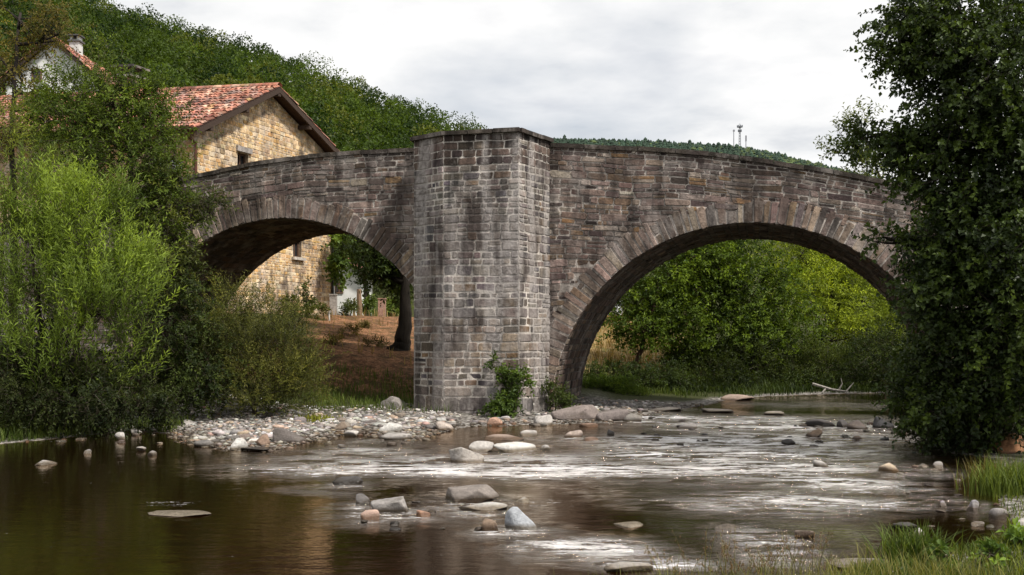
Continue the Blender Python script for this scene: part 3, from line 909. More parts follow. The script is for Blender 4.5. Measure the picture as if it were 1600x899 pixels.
plant('ash_tree', 'thin leafy branches reaching over the left springing of the bridge arch', 'tree', foot(290, 24.5),
      [Bp(292, 318, 24.2, 30, 22, 80), Bp(272, 370, 24, 26, 38, 120), Bp(325, 310, 24.2, 18, 11, 24), Bp(282, 270, 24.6, 24, 36, 60), Bp(268, 430, 23.8, 34, 46, 170)],
      0.105, 0.04, (0.035, 0.05, 0.012), (0.12, 0.14, 0.03), 11, 0.45, 0.3, 0.8, 0.5, 0.9, 0.15, trunk=[np.array(foot(285, 24.5)), P(288, 470, 24.4), P(300, 350, 24.3)], tr=0.07, seed=6, lump=0.4, limbs=8)
plant('robinia_tree', 'slender tree with sparse olive and reddish leaves at the top left corner', 'tree', foot(15, 27),
      [Bp(30, 30, 27, 70, 45, 150), Bp(90, 55, 27, 45, 40, 65), Bp(20, 120, 27, 45, 50, 95), Bp(-20, 80, 27, 50, 70, 120), Bp(75, 135, 26.6, 35, 18, 24), Bp(40, 205, 26.6, 50, 30, 80), Bp(90, 160, 26.5, 40, 12, 22), Bp(0, 200, 27, 40, 50, 90)],
      0.10, 0.045, (0.05, 0.06, 0.014), (0.17, 0.15, 0.035), 11, 0.45, 0.25, 0.7, 0.6, 0.95, 0.15, trunk=[np.array(foot(20, 27)), P(22, 350, 27), P(20, 170, 27), P(32, 20, 27)], tr=0.12, barkcol=(0.035, 0.028, 0.025), seed=7, lump=0.4, limbs=9, tipcol=(0.17, 0.12, 0.04))
plant('dark_shrub', 'dark leafy shrub between the bright willow and the olive bush', 'bush', foot(255, 22.5),
      [Bp(265, 500, 22.4, 60, 70, 330), Bp(230, 590, 22, 70, 60, 360), Bp(300, 565, 22.2, 55, 65, 340), Bp(280, 475, 23, 36, 36, 140)],
      0.075, 0.045, (0.02, 0.032, 0.009), (0.07, 0.095, 0.022), 15, 0.4, 0.2, 0.7, 0.6, 0.95, 0.2, tr=0.06, seed=8, parts=('stem', 'foliage'))
plant('dark_shrub', 'low dark shrub overhanging the water under the bright willow', 'bush', foot(90, 20.2),
      [Bp(30, 610, 19.8, 80, 50, 330), Bp(130, 620, 19.7, 80, 42, 360), Bp(210, 640, 20.2, 55, 30, 220), Bp(80, 560, 20.0, 90, 45, 260)],
      0.075, 0.04, (0.015, 0.024, 0.008), (0.055, 0.07, 0.018), 14, 0.38, 0.05, 0.8, 0.6, 0.95, 0.3, tr=0.05, seed=9, parts=('stem', 'foliage'))
plant('olive_bush', 'olive-green wispy bush standing before the left arch at the gravel edge', 'bush', foot(400, 23.5),
      [Bp(375, 545, 23.4, 75, 75, 580), Bp(440, 570, 23.2, 55, 60, 445), Bp(400, 610, 22.8, 80, 42, 513), Bp(345, 500, 23.8, 40, 40, 202), Bp(425, 505, 23.8, 45, 35, 202), Bp(475, 590, 23.2, 32, 42, 175)],
      0.085, 0.02, (0.030, 0.042, 0.010), (0.12, 0.135, 0.026), 16, 0.6, 0.75, 0.55, 0.4, 0.6, 0.06, tr=0.05, seed=10, parts=('stem', 'foliage'), tipcol=(0.16, 0.15, 0.045), top_light=1)
plant('olive_bush', 'dense green bush on the bank right of the dark shrub and under the arch springing', 'bush', foot(320, 25),
      [Bp(330, 590, 23.0, 55, 55, 270), Bp(325, 530, 25, 42, 40, 220)],
      0.075, 0.03, (0.03, 0.042, 0.01), (0.10, 0.11, 0.025), 15, 0.5, 0.5, 0.6, 0.5, 0.8, 0.1, tr=0.05, seed=11, parts=('stem', 'foliage'))

# --- seen through the left arch
plant('walnut_tree', 'dark tree with thick flared trunk close behind the left side of the pier', 'tree', foot(622, 33),
      [Bp(600, 400, 34, 34, 26, 200), Bp(575, 375, 36, 40, 20, 180), Bp(612, 432, 33.6, 30, 24, 150), Bp(580, 412, 36, 20, 16, 60), Bp(625, 360, 34, 40, 30, 160)],
      0.16, 0.075, (0.016, 0.028, 0.008), (0.05, 0.075, 0.018), 10, 0.55, 0.1, 0.7, 0.6, 0.95, 0.25, trunk=[np.array(foot(622, 33)), P(630, 540, 33), P(634, 480, 33), P(632, 420, 33)], tr=0.36, barkcol=(0.018, 0.014, 0.01), seed=12)
plant('grape_vine', 'fresh green climber hanging down the right corner of the stone house', 'climber', foot(526, 43.6),
      [Bp(532, 385, 43.5, 12, 20, 60), Bp(536, 412, 43.4, 14, 16, 55), Bp(528, 432, 43.5, 8, 12, 24), Bp(545, 375, 43.4, 12, 12, 30)],
      0.2, 0.17, (0.05, 0.085, 0.015), (0.13, 0.19, 0.035), 7, 0.4, -0.1, 0.6, 0.6, 0.9, 0.2, trunk=[np.array(foot(526, 43.6)), P(524, 450, 43.6), P(530, 400, 43.6)], tr=0.04, seed=13, parts=('stem', 'foliage'))
plant('sapling', 'thin leafy sapling against the ochre gable wall of the stone house', 'sapling', foot(480, 40),
      [Bp(478, 455, 40, 6, 14, 22), Bp(482, 480, 40, 9, 14, 26)], 0.16, 0.08, (0.035, 0.05, 0.015), (0.09, 0.11, 0.03), 8, 0.35, 0.5, 0.5, 0.6, 0.9, 0.1,
      trunk=[np.array(foot(480, 40)), P(481, 480, 40), P(477, 447, 40)], tr=0.03, seed=14, parts=('stem', 'foliage'))
plant('garden_shrub', 'small dark rounded shrub at the foot of the concrete post', 'bush', foot(548, 42.5),
      [Bp(548, 486, 42.5, 13, 12, 60)], 0.14, 0.06, (0.03, 0.045, 0.012), (0.08, 0.10, 0.03), 10, 0.3, 0.3, 0.6, 0.6, 0.9, 0.1, tr=0.03, seed=15, parts=('stem', 'foliage'))
plant('garden_shrub', 'low green shrub at the base of the stone house, left of the concrete block', 'bush', foot(462, 39),
      [Bp(458, 480, 39, 15, 16, 60), Bp(492, 492, 39.4, 14, 9, 40)], 0.14, 0.06, (0.04, 0.055, 0.012), (0.12, 0.13, 0.03), 10, 0.3, 0.5, 0.6, 0.6, 0.9, 0.1, tr=0.03, seed=16, parts=('stem', 'foliage'))
plant('garden_crop', 'row of bright green garden plants behind the brick pillar', 'bush', foot(615, 58),
      [Bp(578, 478, 58, 14, 10, 60), Bp(620, 482, 57, 18, 10, 70), Bp(600, 490, 56, 20, 6, 50)], 0.2, 0.1, (0.05, 0.08, 0.015), (0.15, 0.2, 0.04), 9, 0.4, 0.6, 0.5, 0.6, 0.9, 0.1, tr=0.03, seed=17, parts=('stem', 'foliage'))
plant('dark_tree', 'dark leafy tree behind the little white house, under the left arch', 'tree', foot(575, 60),
      [Bp(565, 380, 60, 40, 30, 160), Bp(600, 420, 60, 40, 25, 140), Bp(540, 370, 62, 30, 25, 90)], 0.3, 0.14, (0.02, 0.034, 0.01), (0.06, 0.085, 0.02), 10, 0.9, 0.2, 0.7, 0.6, 0.9, 0.2, tr=0.2, seed=18)

for k, (px, py, Y, w, lab) in enumerate([(545, 560, 35.5, 14, 'low weed clump on the bare brown slope under the left arch'), (590, 585, 33, 16, 'low weed clump on the slope just left of the flared trunk'), (520, 590, 32.5, 18, 'low weed clump low on the slope beside the olive bush'), (572, 520, 39, 10, 'highest low weed clump on the bare slope, below the wooden posts')]):
    f = foot(px, Y); b = np.array(f) + [0, 0, 0.12]
    plant('weed', lab, 'plant', f, [(b, (w / F * Y, w / F * Y, 0.13), 45)], 0.14, 0.03, (0.05, 0.05, 0.014), (0.17, 0.14, 0.045), 7, 0.22, 0.6, 0.6, 0.5, 0.8, 0.15, tr=0.006, seed=150 + k, parts=('stem', 'foliage'), limbs=2)

# --- seen through the right arch
plant('alder_tree', 'dark green tree with a leaning trunk beside the right arch', 'tree', foot(985, 36),
      [Bp(1010, 470, 37, 45, 40, 333), Bp(1045, 430, 37.5, 60, 45, 435), Bp(1000, 510, 36, 40, 20, 174), Bp(1050, 500, 37, 45, 25, 246), Bp(1085, 400, 38, 55, 40, 377)],
      0.15, 0.075, (0.022, 0.046, 0.006), (0.135, 0.195, 0.02), 12, 0.6, 0.25, 0.8, 0.5, 0.95, 0.15, trunk=[np.array(foot(978, 36)), P(996, 565, 36), P(1008, 530, 36), P(1030, 440, 37)], tr=0.13, barkcol=(0.06, 0.035, 0.025), seed=20)
plant('alder_tree', 'broad many-stemmed tree in the middle of the right arch opening', 'tree', foot(1110, 39),
      [Bp(1140, 390, 40, 70, 40, 478), Bp(1110, 460, 39, 70, 45, 478), Bp(1180, 460, 39, 75, 50, 522), Bp(1140, 530, 38.5, 80, 40, 478), Bp(1090, 540, 38, 50, 35, 261), Bp(1220, 520, 39, 60, 45, 377)],
      0.15, 0.075, (0.02, 0.042, 0.006), (0.12, 0.175, 0.018), 12, 0.6, 0.25, 0.8, 0.5, 0.95, 0.15, trunk=[[np.array(foot(1105, 39)), P(1095, 560, 39), P(1110, 470, 39)], [np.array(foot(1120, 39)), P(1150, 550, 39), P(1180, 470, 39)]], tr=0.16, barkcol=(0.03, 0.022, 0.018), seed=21)
plant('willow_tree', 'bright yellow-green tree filling the right half of the right arch', 'tree', foot(1290, 43),
      [Bp(1250, 400, 43, 55, 40, 406), Bp(1310, 430, 43, 60, 50, 478), Bp(1270, 470, 42, 70, 50, 493), Bp(1345, 470, 43, 50, 55, 406), Bp(1320, 530, 42, 60, 45, 406), Bp(1390, 500, 43, 50, 60, 377)],
      0.17, 0.055, (0.075, 0.11, 0.008), (0.33, 0.40, 0.04), 13, 0.7, 0.55, 0.7, 0.5, 0.8, 0.1, trunk=[np.array(foot(1250, 42)), P(1290, 520, 42.5), P(1350, 455, 43)], tr=0.15, barkcol=(0.03, 0.022, 0.018), seed=22, top_light=1)
plant('riverside_shrub', 'dark shrub on the far bank under the broad tree', 'bush', foot(1180, 37.5),
      [Bp(1185, 570, 37.5, 60, 32, 377), Bp(1120, 585, 36.5, 55, 22, 261)], 0.13, 0.04, (0.018, 0.03, 0.008), (0.065, 0.085, 0.018), 12, 0.55, 0.5, 0.6, 0.5, 0.8, 0.1, tr=0.06, seed=23, parts=('stem', 'foliage'))
plant('riverside_shrub', 'mid green rounded shrub at the water left of the bare pale branch', 'bush', foot(1285, 37.5),
      [Bp(1285, 572, 37.5, 42, 30, 348), Bp(1240, 590, 37.2, 35, 16, 159)], 0.12, 0.03, (0.03, 0.045, 0.01), (0.09, 0.115, 0.02), 13, 0.5, 0.6, 0.6, 0.5, 0.8, 0.1, tr=0.05, seed=24, parts=('stem', 'foliage'))
plant('riverside_shrub', 'dark shrub between the yellow-green tree and the big dark right tree', 'bush', foot(1385, 35),
      [Bp(1375, 560, 36, 50, 50, 435), Bp(1430, 560, 33, 60, 60, 464)], 0.12, 0.05, (0.015, 0.026, 0.008), (0.05, 0.07, 0.015), 12, 0.5, 0.3, 0.7, 0.5, 0.9, 0.15, tr=0.06, seed=25, parts=('stem', 'foliage'))
plant('bramble', 'dark green bramble low on the bank by the right arch foot', 'bush', foot(960, 33),
      [Bp(1005, 592, 33, 45, 24, 333), Bp(1050, 600, 34, 45, 20, 275), Bp(945, 590, 32.5, 25, 18, 130)], 0.10, 0.05, (0.022, 0.036, 0.01), (0.07, 0.10, 0.022), 12, 0.4, 0.3, 0.7, 0.5, 0.9, 0.2, tr=0.03, seed=26, parts=('stem', 'foliage'))
plant('fern_clump', 'fresh green low plants spilling down the bank beside the arch foot', 'plant', foot(945, 31.5),
      [Bp(945, 608, 31.3, 35, 12, 159), Bp(975, 618, 31, 25, 8, 87)], 0.16, 0.03, (0.04, 0.07, 0.014), (0.11, 0.16, 0.03), 12, 0.35, 0.4, 0.7, 0.5, 0.7, 0.4, tr=0.02, seed=27, parts=('stem', 'foliage'))

plant('riverside_shrub', 'dark thicket on the far bank right of the rounded shrub', 'bush', foot(1345, 39),
      [Bp(1340, 580, 38.5, 55, 34, 380), Bp(1230, 560, 40, 60, 40, 380), Bp(1400, 590, 37, 45, 26, 240), Bp(1330, 606, 36.2, 55, 12, 220), Bp(1240, 607, 36.2, 50, 11, 200)], 0.13, 0.05, (0.016, 0.028, 0.008), (0.06, 0.085, 0.016), 12, 0.55, 0.4, 0.6, 0.5, 0.85, 0.12, tr=0.06, seed=125, parts=('stem', 'foliage'))
plant('riverside_shrub', 'dark thicket at the foot of the broad many-stemmed tree', 'bush', foot(1080, 38.5),
      [Bp(1075, 575, 38, 35, 28, 240), Bp(1130, 580, 38.5, 45, 28, 280), Bp(1150, 605, 35.6, 55, 13, 240), Bp(1070, 612, 34.2, 45, 11, 180)], 0.13, 0.05, (0.014, 0.024, 0.008), (0.05, 0.07, 0.014), 12, 0.55, 0.4, 0.6, 0.5, 0.85, 0.12, tr=0.06, seed=126, parts=('stem', 'foliage'))

# --- at the foot of the pier
pf = foot(800, 24.2)
plant('pier_shrub', 'green shrub with broad leaves growing at the foot of the pier', 'bush', (pf[0], pf[1], max(pf[2], 0)),
      [Bp(790, 625, 24.0, 20, 22, 90), Bp(812, 605, 24.1, 16, 22, 50), Bp(772, 580, 24.2, 10, 18, 20), Bp(806, 578, 24.2, 9, 14, 16), Bp(785, 640, 23.9, 26, 10, 60)],
      0.11, 0.06, (0.03, 0.055, 0.012), (0.10, 0.15, 0.03), 9, 0.3, 0.45, 0.6, 0.6, 0.9, 0.2, tr=0.02, seed=28, parts=('stem', 'foliage'))
pf = foot(868, 25.2)
plant('pier_shrub', 'dark weeds in the corner between the pier and the right arch', 'bush', (pf[0], pf[1], max(pf[2], 0)),
      [Bp(868, 615, 25.3, 14, 18, 60), Bp(878, 632, 25.0, 12, 10, 40)], 0.10, 0.045, (0.025, 0.042, 0.01), (0.075, 0.10, 0.025), 9, 0.3, 0.45, 0.6, 0.6, 0.9, 0.2, tr=0.02, seed=29, parts=('stem', 'foliage'))

for k, (px, Y, w, lab) in enumerate([(1545, 8.6, 24, 'broad-leaved green weed in the grass at the bottom right corner'), (1475, 8.5, 14, 'small leafy weed by the pale stone in the bottom right grass'), (1590, 9.3, 18, 'leafy weed at the right edge below the pale cut-off boulder')]):
    f = foot(px, Y)
    b = np.array(f) + [0, 0, 0.07]
    plant('weed', lab, 'plant', f, [(b, (w / F * Y, w / F * Y, 0.07), 26)], 0.085, 0.05, (0.06, 0.11, 0.02), (0.17, 0.25, 0.05), 5, 0.09, 0.5, 0.6, 0.5, 0.9, 0.2, tr=0.004, seed=140 + k, parts=('stem', 'foliage'), limbs=2)

# --- big tree on the right
plant('big_alder_tree', 'huge dark alder with round leaves filling the right side of the view', 'tree', foot(1560, 17.5),
      [Bp(1500, 40, 16.5, 100, 75, 520), Bp(1580, 120, 16, 110, 100, 620), Bp(1480, 150, 16.6, 62, 50, 260), Bp(1540, 260, 16.3, 95, 75, 600), Bp(1430, 235, 16.8, 62, 34, 200), Bp(1375, 212, 17, 36, 22, 60),
       Bp(1500, 350, 16.5, 72, 60, 420), Bp(1395, 375, 16.8, 26, 12, 30), Bp(1580, 380, 16, 100, 90, 520), Bp(1515, 460, 16.6, 80, 70, 480), Bp(1590, 520, 16, 90, 90, 440), Bp(1515, 560, 16.6, 75, 70, 400), Bp(1530, 640, 16.8, 90, 48, 380), Bp(1455, 620, 17.6, 50, 60, 260),
       Bp(1405, 60, 16.8, 30, 40, 60), Bp(1410, 20, 16.8, 40, 30, 60), Bp(1640, 300, 15.8, 80, 200, 500)],
      0.088, 0.068, (0.010, 0.022, 0.005), (0.070, 0.105, 0.016), 14, 0.46, 0.1, 0.8, 0.5, 0.95, 0.15,
      trunk=[[np.array(foot(1565, 17.5)), P(1560, 450, 17.3), P(1540, 250, 17), P(1520, 60, 17)], [np.array(foot(1580, 17.6)), P(1600, 450, 17.2), P(1600, 200, 17)]], tr=0.2, barkcol=(0.03, 0.024, 0.018), seed=30, mat=LEAFD, lump=0.34, limbs=6)
plant('overhanging_shrub', 'dark shrub at the water edge below the huge right-hand alder', 'bush', foot(1480, 18.5),
      [Bp(1470, 660, 18.0, 55, 34, 260), Bp(1530, 685, 17.2, 55, 22, 190), Bp(1440, 590, 19, 30, 40, 150)], 0.08, 0.035, (0.02, 0.026, 0.008), (0.06, 0.065, 0.018), 13, 0.4, 0.2, 0.7, 0.6, 0.9, 0.25, tr=0.05, seed=31, parts=('stem', 'foliage'))
plant('thin_tree', 'thin light tree with airy leaves rising behind the right end of the parapet', 'tree', foot(1490, 31),
      [Bp(1330, 235, 32, 32, 32, 60), Bp(1350, 195, 32, 22, 22, 24), Bp(1310, 240, 32, 20, 18, 22), Bp(1360, 260, 31.5, 35, 22, 80)],
      0.15, 0.06, (0.05, 0.07, 0.018), (0.16, 0.19, 0.05), 9, 0.6, 0.6, 0.6, 0.5, 0.9, 0.1, trunk=[np.array(foot(1490, 31)), P(1450, 400, 31.5), P(1390, 310, 32), P(1345, 210, 32)], tr=0.08, seed=32, limbs=8)

# ------------------------------------------------------------------ hills with forest
def hill_grid(name, xs, ys, hf):
    X, Y = np.meshgrid(xs, ys); Z = hf(X, Y)
    mb = MB(); v = np.stack([X, Y, Z], -1)
    col = np.zeros((X.size, 4))
    grid_quads(mb, v, (0.0, 0.0, 0.0, 0.0))
    o = mb.build(name, GROUND, None, True); tag(o, kind='structure')

RX = [(-300, -160), (0, -75), (160, 2), (250, 33), (330, 52), (400, 80), (480, 112), (560, 145), (650, 185), (730, 206), (800, 235), (900, 280), (1100, 370)]
RXx = [(a - 800) / F * 260 for a, b in RX]; RXz = [CAMZ + (HOR - b) / F * 260 - 4.8 for a, b in RX]
def hill_near(X, Y):
    t = np.clip((Y - 75) / 185.0, 0, 1.35)
    z = np.interp(X * 260 / np.maximum(Y, 60), RXx, RXz)
    prof = np.where(t < 1, t ** 0.85, 1 - (t - 1) * 0.6)
    q = np.stack([X.ravel(), Y.ravel(), 0 * X.ravel()], -1) * 0.06
    return 1.0 + (z - 1.0) * prof + vnoise(q, 77).reshape(X.shape) * 2.0 * np.clip(t * 3, 0, 1)
hill_grid('hill', np.linspace(-420, 90, 90), np.linspace(72, 320, 50), hill_near)

FXx = [-900, -100, 60, 150, 250, 330, 440, 560, 760, 1100]
FPY = {}
far_pts = [(-200, 240), (700, 225), (850, 217), (960, 219), (1060, 223), (1150, 228), (1210, 239), (1290, 258), (1400, 286), (1700, 350), (2400, 420)]
FX = [(a - 800) / F * 1400 for a, b in far_pts]; FZ = [CAMZ + (HOR - b) / F * 1400 - 4 for a, b in far_pts]
def hill_far(X, Y):
    t = np.clip((Y - 500) / 900.0, 0, 1.4)
    z = np.interp(X * 1400 / np.maximum(Y, 400), FX, FZ)
    return 5 + (z - 5) * np.where(t < 1, t, 1 - (t - 1) * 0.7)
hill_grid('far_hill', np.linspace(-900, 1500, 60), np.linspace(490, 1700, 40), hill_far)

def ico(sub):
    bm = bmesh.new(); bmesh.ops.create_icosphere(bm, subdivisions=sub, radius=1.0)
    v = np.array([x.co[:] for x in bm.verts]); f = np.array([[q.index for q in p.verts] for p in bm.faces]); bm.free()
    return v, f
ICO = {s: ico(s) for s in (1, 2, 3, 4)}

def make_forest():
    r = np.random.default_rng(61)
    n = 4200
    Y = 80 + (270 - 80) * r.uniform(0, 1, n) ** 0.8
    px = r.uniform(-420, 830, n); X = (px - 800) / F * Y
    Z = hill_near(X, Y)
    # keep crowns apart
    keep = []; cell = {}
    for i in range(n):
        k = (int(X[i] // 5.0), int(Y[i] // 5.0))
        if k in cell: continue
        cell[k] = 1; keep.append(i)
    X, Y, Z = X[keep], Y[keep], Z[keep]
    mb = MB()
    for x, y, z in zip(X, Y, Z):
        R0 = r.uniform(1.7, 3.3); hh = R0 * r.uniform(0.95, 1.5)
        z += r.uniform(-1.2, 1.6)
        m = (330 if y < 200 else 220) if x / y > -0.6 else 130
        u = unit(r.normal(size=(m, 3)) + np.array([0, -0.35, 0.35]))
        lump = 1 + 0.3 * vnoise(u * 3.3 + x, int(abs(x) * 7) % 999)
        rr = r.uniform(0.78, 1.03, m)
        p = np.array([x, y, z + hh * 0.7 + 1.0]) + u * np.array([R0, R0, hh]) * (lump * rr)[:, None]
        d = unit(u * 0.4 + r.normal(size=(m, 3)) * 0.6 + [0, 0, 0.2]); nr = unit(u + r.normal(size=(m, 3)) * 0.3)
        tone = r.uniform(0, 1)
        if r.random() < 0.12: base = np.array([0.10, 0.12, 0.02])
        else: base = np.array([0.013, 0.030, 0.006]) * (1 - tone) + np.array([0.075, 0.115, 0.014]) * tone
        if y < 105 and r.random() < 0.6: base = np.array([0.13, 0.155, 0.022]) * r.uniform(0.7, 1.1)
        col = base * r.uniform(0.6, 1.4, (m, 1))
        sz = r.uniform(0.28, 0.6, m)
        leaves_geo(mb, p, d, nr, sz, sz * 0.8, col)
    o = mb.build('forest', LEAF); tag(o, kind='stuff')
make_forest()

def make_far_forest():
    r = np.random.default_rng(62); n = 6500
    Y = r.uniform(900, 1440, n) ; Y[:3000] = r.uniform(1300, 1430, 3000)
    px = r.uniform(640, 1560, n); X = (px - 800) / F * Y; Z = hill_far(X, Y)
    mb = MB()
    th = np.arange(7) * 2 * math.pi / 7
    for x, y, z in zip(X, Y, Z):
        h = r.uniform(4.5, 9) * (1.35 if r.random() < 0.1 else 1); w = h * r.uniform(0.3, 0.5)
        col = np.array([0.022, 0.044, 0.026]) * r.uniform(0.6, 1.5)
        if r.random() < 0.15 or (x > 300 and r.random() < 0.5): col = np.array([0.07, 0.10, 0.03]) * r.uniform(0.7, 1.2); h *= 0.7; w *= 1.6
        rings = []
        for t, k in ((0.0, 0.6), (0.15, 1.0), (0.4, 0.75), (0.42, 0.95), (0.7, 0.45), (0.72, 0.6)):
            rr = w * k * r.uniform(0.75, 1.2, 7)
            rings.append(np.c_[x + rr * np.cos(th), y + rr * np.sin(th), np.full(7, z - 1 + t * h)])
        v = np.concatenate(rings + [np.array([[x, y, z - 1 + h]])])
        i = np.arange(5)[:, None] * 7; j = np.arange(7)[None]; k2 = (j + 1) % 7
        q = np.stack([i + j, i + k2, i + 7 + k2, i + 7 + j], -1).reshape(-1, 4)
        top = np.stack([35 + np.arange(7), 35 + (np.arange(7) + 1) % 7, np.full(7, 42)], -1)
        mb.add(v, [q, top], np.clip(col * np.r_[np.repeat(r.uniform(0.8, 1.2, 6), 7), 1][:, None], 0, 1))
    o = mb.build('far_forest', PLAIN); tag(o, kind='stuff')
make_far_forest()

# radio masts on the far hill
def mast(px, ytop, ybase, kind, label):
    Y = 1385.0
    b = P(px, ybase + 6, Y); t = P(px, ytop, Y)
    root = thing('radio_mast', label, 'mast', b)
    H = t[2] - b[2]
    mb = MB(); g = (0.22, 0.23, 0.25)
    if kind == 'lattice':
        for k in range(4):
            a = k * math.pi / 2 + 0.5
            tube(mb, [b + [1.9 * math.cos(a), 1.9 * math.sin(a), 0], b + [1.0 * math.cos(a), 1.0 * math.sin(a), H * 0.88]], [0.42, 0.34], 5, g)
        n = 9
        for i in range(n):
            z0, z1 = H * 0.88 * i / n, H * 0.88 * (i + 1) / n
            r0, r1 = 1.9 - 0.9 * i / n, 1.9 - 0.9 * (i + 1) / n
            for k in range(4):
                a, c = k * math.pi / 2 + 0.5, (k + 1) * math.pi / 2 + 0.5
                tube(mb, [b + [r0 * math.cos(a), r0 * math.sin(a), z0], b + [r1 * math.cos(c), r1 * math.sin(c), z1]], 0.2, 4, g)
        mb.build('lattice_tower', METAL, root)
        for zz, rr in ((0.86, 3.6), (0.70, 2.2)):
            mb = MB()
            box(mb, b + [0, 0, H * zz], rr * 1.4, rr * 1.4, 0.7, g)
            for k in range(8):
                a = k * math.pi / 4
                box(mb, b + [rr * math.cos(a), rr * math.sin(a), H * zz + 1.2], 0.9, 0.9, 3.0, (0.16, 0.17, 0.19))
            mb.build('antenna_platform', METAL, root)
        mb = MB(); tube(mb, [b + [0, 0, H * 0.86], b + [0, 0, H]], [0.5, 0.3], 6, g); mb.build('whip_antenna', METAL, root)
    else:
        tube(mb, [b, b + [0, 0, H * 0.9]], [0.65, 0.5], 7, g); mb.build('pole', METAL, root)
        mb = MB()
        for k in range(3):
            a = k * 2.1
            rr = 1.0 if kind == 'head' else 0.55
            hh = 2.6 if kind == 'head' else 8.0
            box(mb, b + [rr * math.cos(a), rr * math.sin(a), H - hh / 2], 0.9, 0.9, hh, (0.2, 0.2, 0.22))
        mb.build('antenna', METAL, root)
mast(1156, 193, 230, 'lattice', 'tall lattice radio mast with round antenna platform on the far wooded hill')
mast(1146.5, 203, 228, 'head', 'slim pole mast with a small head just left of the lattice mast')
mast(1165.5, 212, 229, 'slim', 'shortest slim dark mast just right of the lattice mast')

# ------------------------------------------------------------------ houses
TILEPAL = [((0.367, 0.149, 0.099), 4), ((0.428, 0.197, 0.136), 3.5), ((0.296, 0.114, 0.081), 2.5), ((0.479, 0.286, 0.202), 1.2), ((0.163, 0.084, 0.064), 1.2), ((0.367, 0.217, 0.108), 0.6)]
def tiled_slope(mb, e0, e1, r0, r1, seed, wt=0.21, lt=0.36):
    """rows of half-round clay tiles on the slope whose eave is e0-e1 and ridge r0-r1"""
    r = np.random.default_rng(seed)
    e0, e1, r0, r1 = [np.array(a, float) for a in (e0, e1, r0, r1)]
    L = np.linalg.norm(e1 - e0); S = np.linalg.norm(r0 - e0)
    nx, ny = max(2, int(L / wt)), max(2, int(S / lt))
    nrm = unit(np.cross(e1 - e0, r0 - e0)); nrm = nrm if nrm[2] > 0 else -nrm
    mb.add([e0, e1, r1, r0], [np.array([[0, 1, 2, 3]])], (0.10, 0.05, 0.04))
    th = np.linspace(0, math.pi, 6)
    for i in range(nx):
        for j in range(ny):
            u0 = (i + 0.04) / nx; u1 = (i + 0.88) / nx
            v0 = (j - 0.12 + r.uniform(-0.16, 0.16)) / ny; v1 = (j + 1.02) / ny
            def pt(u, v): return (e0 * (1 - u) + e1 * u) * (1 - v) + (r0 * (1 - u) + r1 * u) * v
            um = (u0 + u1) / 2 + r.normal() * 0.07 / nx; hw = (u1 - u0) / 2
            rr = wt * 0.42
            ring = []
            for v, lift, k in ((v0, 0.055, 1.0), (v1, 0.01, 0.85)):
                ring += [pt(um - hw * k * math.cos(a), v) + nrm * (rr * math.sin(a) * k * 0.9 + lift) for a in th]
            q = np.array([[k, k + 1, 7 + k, 6 + k] for k in range(5)])
            mb.add(ring, [q, np.array([[0, 1, 2, 3, 4, 5]])], pick(r, TILEPAL, 0.2))

def stone_face(mb, A, B, zb, topf, seed, pal, holes=(), hmin=0.09, hmax=0.20, outward=None):
    """masonry on the vertical plane from A to B (xy), from zb up to topf(u), leaving holes (u0,u1,z0,z1)"""
    r = np.random.default_rng(seed)
    A = np.array([A[0], A[1], 0.0]); B = np.array([B[0], B[1], 0.0]); L = np.linalg.norm(B - A); d = (B - A) / L
    nrm = np.array([d[1], -d[0], 0])
    if outward is not None and nrm @ np.array([*outward, 0]) < 0: nrm = -nrm
    f = lambda p: A + p[:, :1] * d + p[:, 2:3] * nrm + p[:, 1:2] * np.array([0, 0, 1.0])
    us = sorted(set(np.linspace(0, L, 40).tolist() + [h[0] for h in holes] + [h[1] for h in holes]))
    mcol = (0.56, 0.46, 0.34)
    for a, b in zip(us[:-1], us[1:]):
        cuts = [(h[2], h[3]) for h in holes if a >= h[0] - 1e-6 and b <= h[1] + 1e-6]
        z = zb
        for c0, c1 in sorted(cuts) + [(None, None)]:
            if c0 is None: qa, qb = topf(a), topf(b)
            else: qa = qb = c0
            mb.add(f(np.array([[a, z, 0], [b, z, 0], [b, qb, 0], [a, qa, 0]])), [np.array([[0, 1, 2, 3]])], mcol)
            if c0 is not None: z = c1
    zt = max(topf(u) for u in np.linspace(0, L, 60))
    z = zb
    while z < zt:
        h = r.uniform(hmin, hmax); u = -r.uniform(0, 0.2)
        while u < L:
            w = h * r.uniform(0.9, 2.5); a, b = max(u, 0.0), min(u + w, L)
            u += w
            if b - a < 0.06: continue
            if z + h > min(topf(a), topf(b)) + 0.02: continue
            if any(b > q[0] - 0.01 and a < q[1] + 0.01 and z + h > q[2] - 0.01 and z < q[3] + 0.01 for q in holes):
                # trim against the opening
                ok = False
                for q in holes:
                    if a < q[0] - 0.08 and b > q[0]: b = q[0] - 0.01; ok = True
                    elif b > q[1] + 0.08 and a < q[1]: a = q[1] + 0.01; ok = True
                if not ok or any(b > q[0] and a < q[1] and z + h > q[2] and z < q[3] for q in holes): continue
            stone_block(mb, f, a + 0.012, b - 0.012, z + 0.012, z + h - 0.012, -0.01, r.uniform(0.006, 0.024), pick(r, pal, 0.12) * 0.75 + np.array(pal[0][0]) * 0.25, r, 0.2)
        z += h
    return f, d, nrm, L

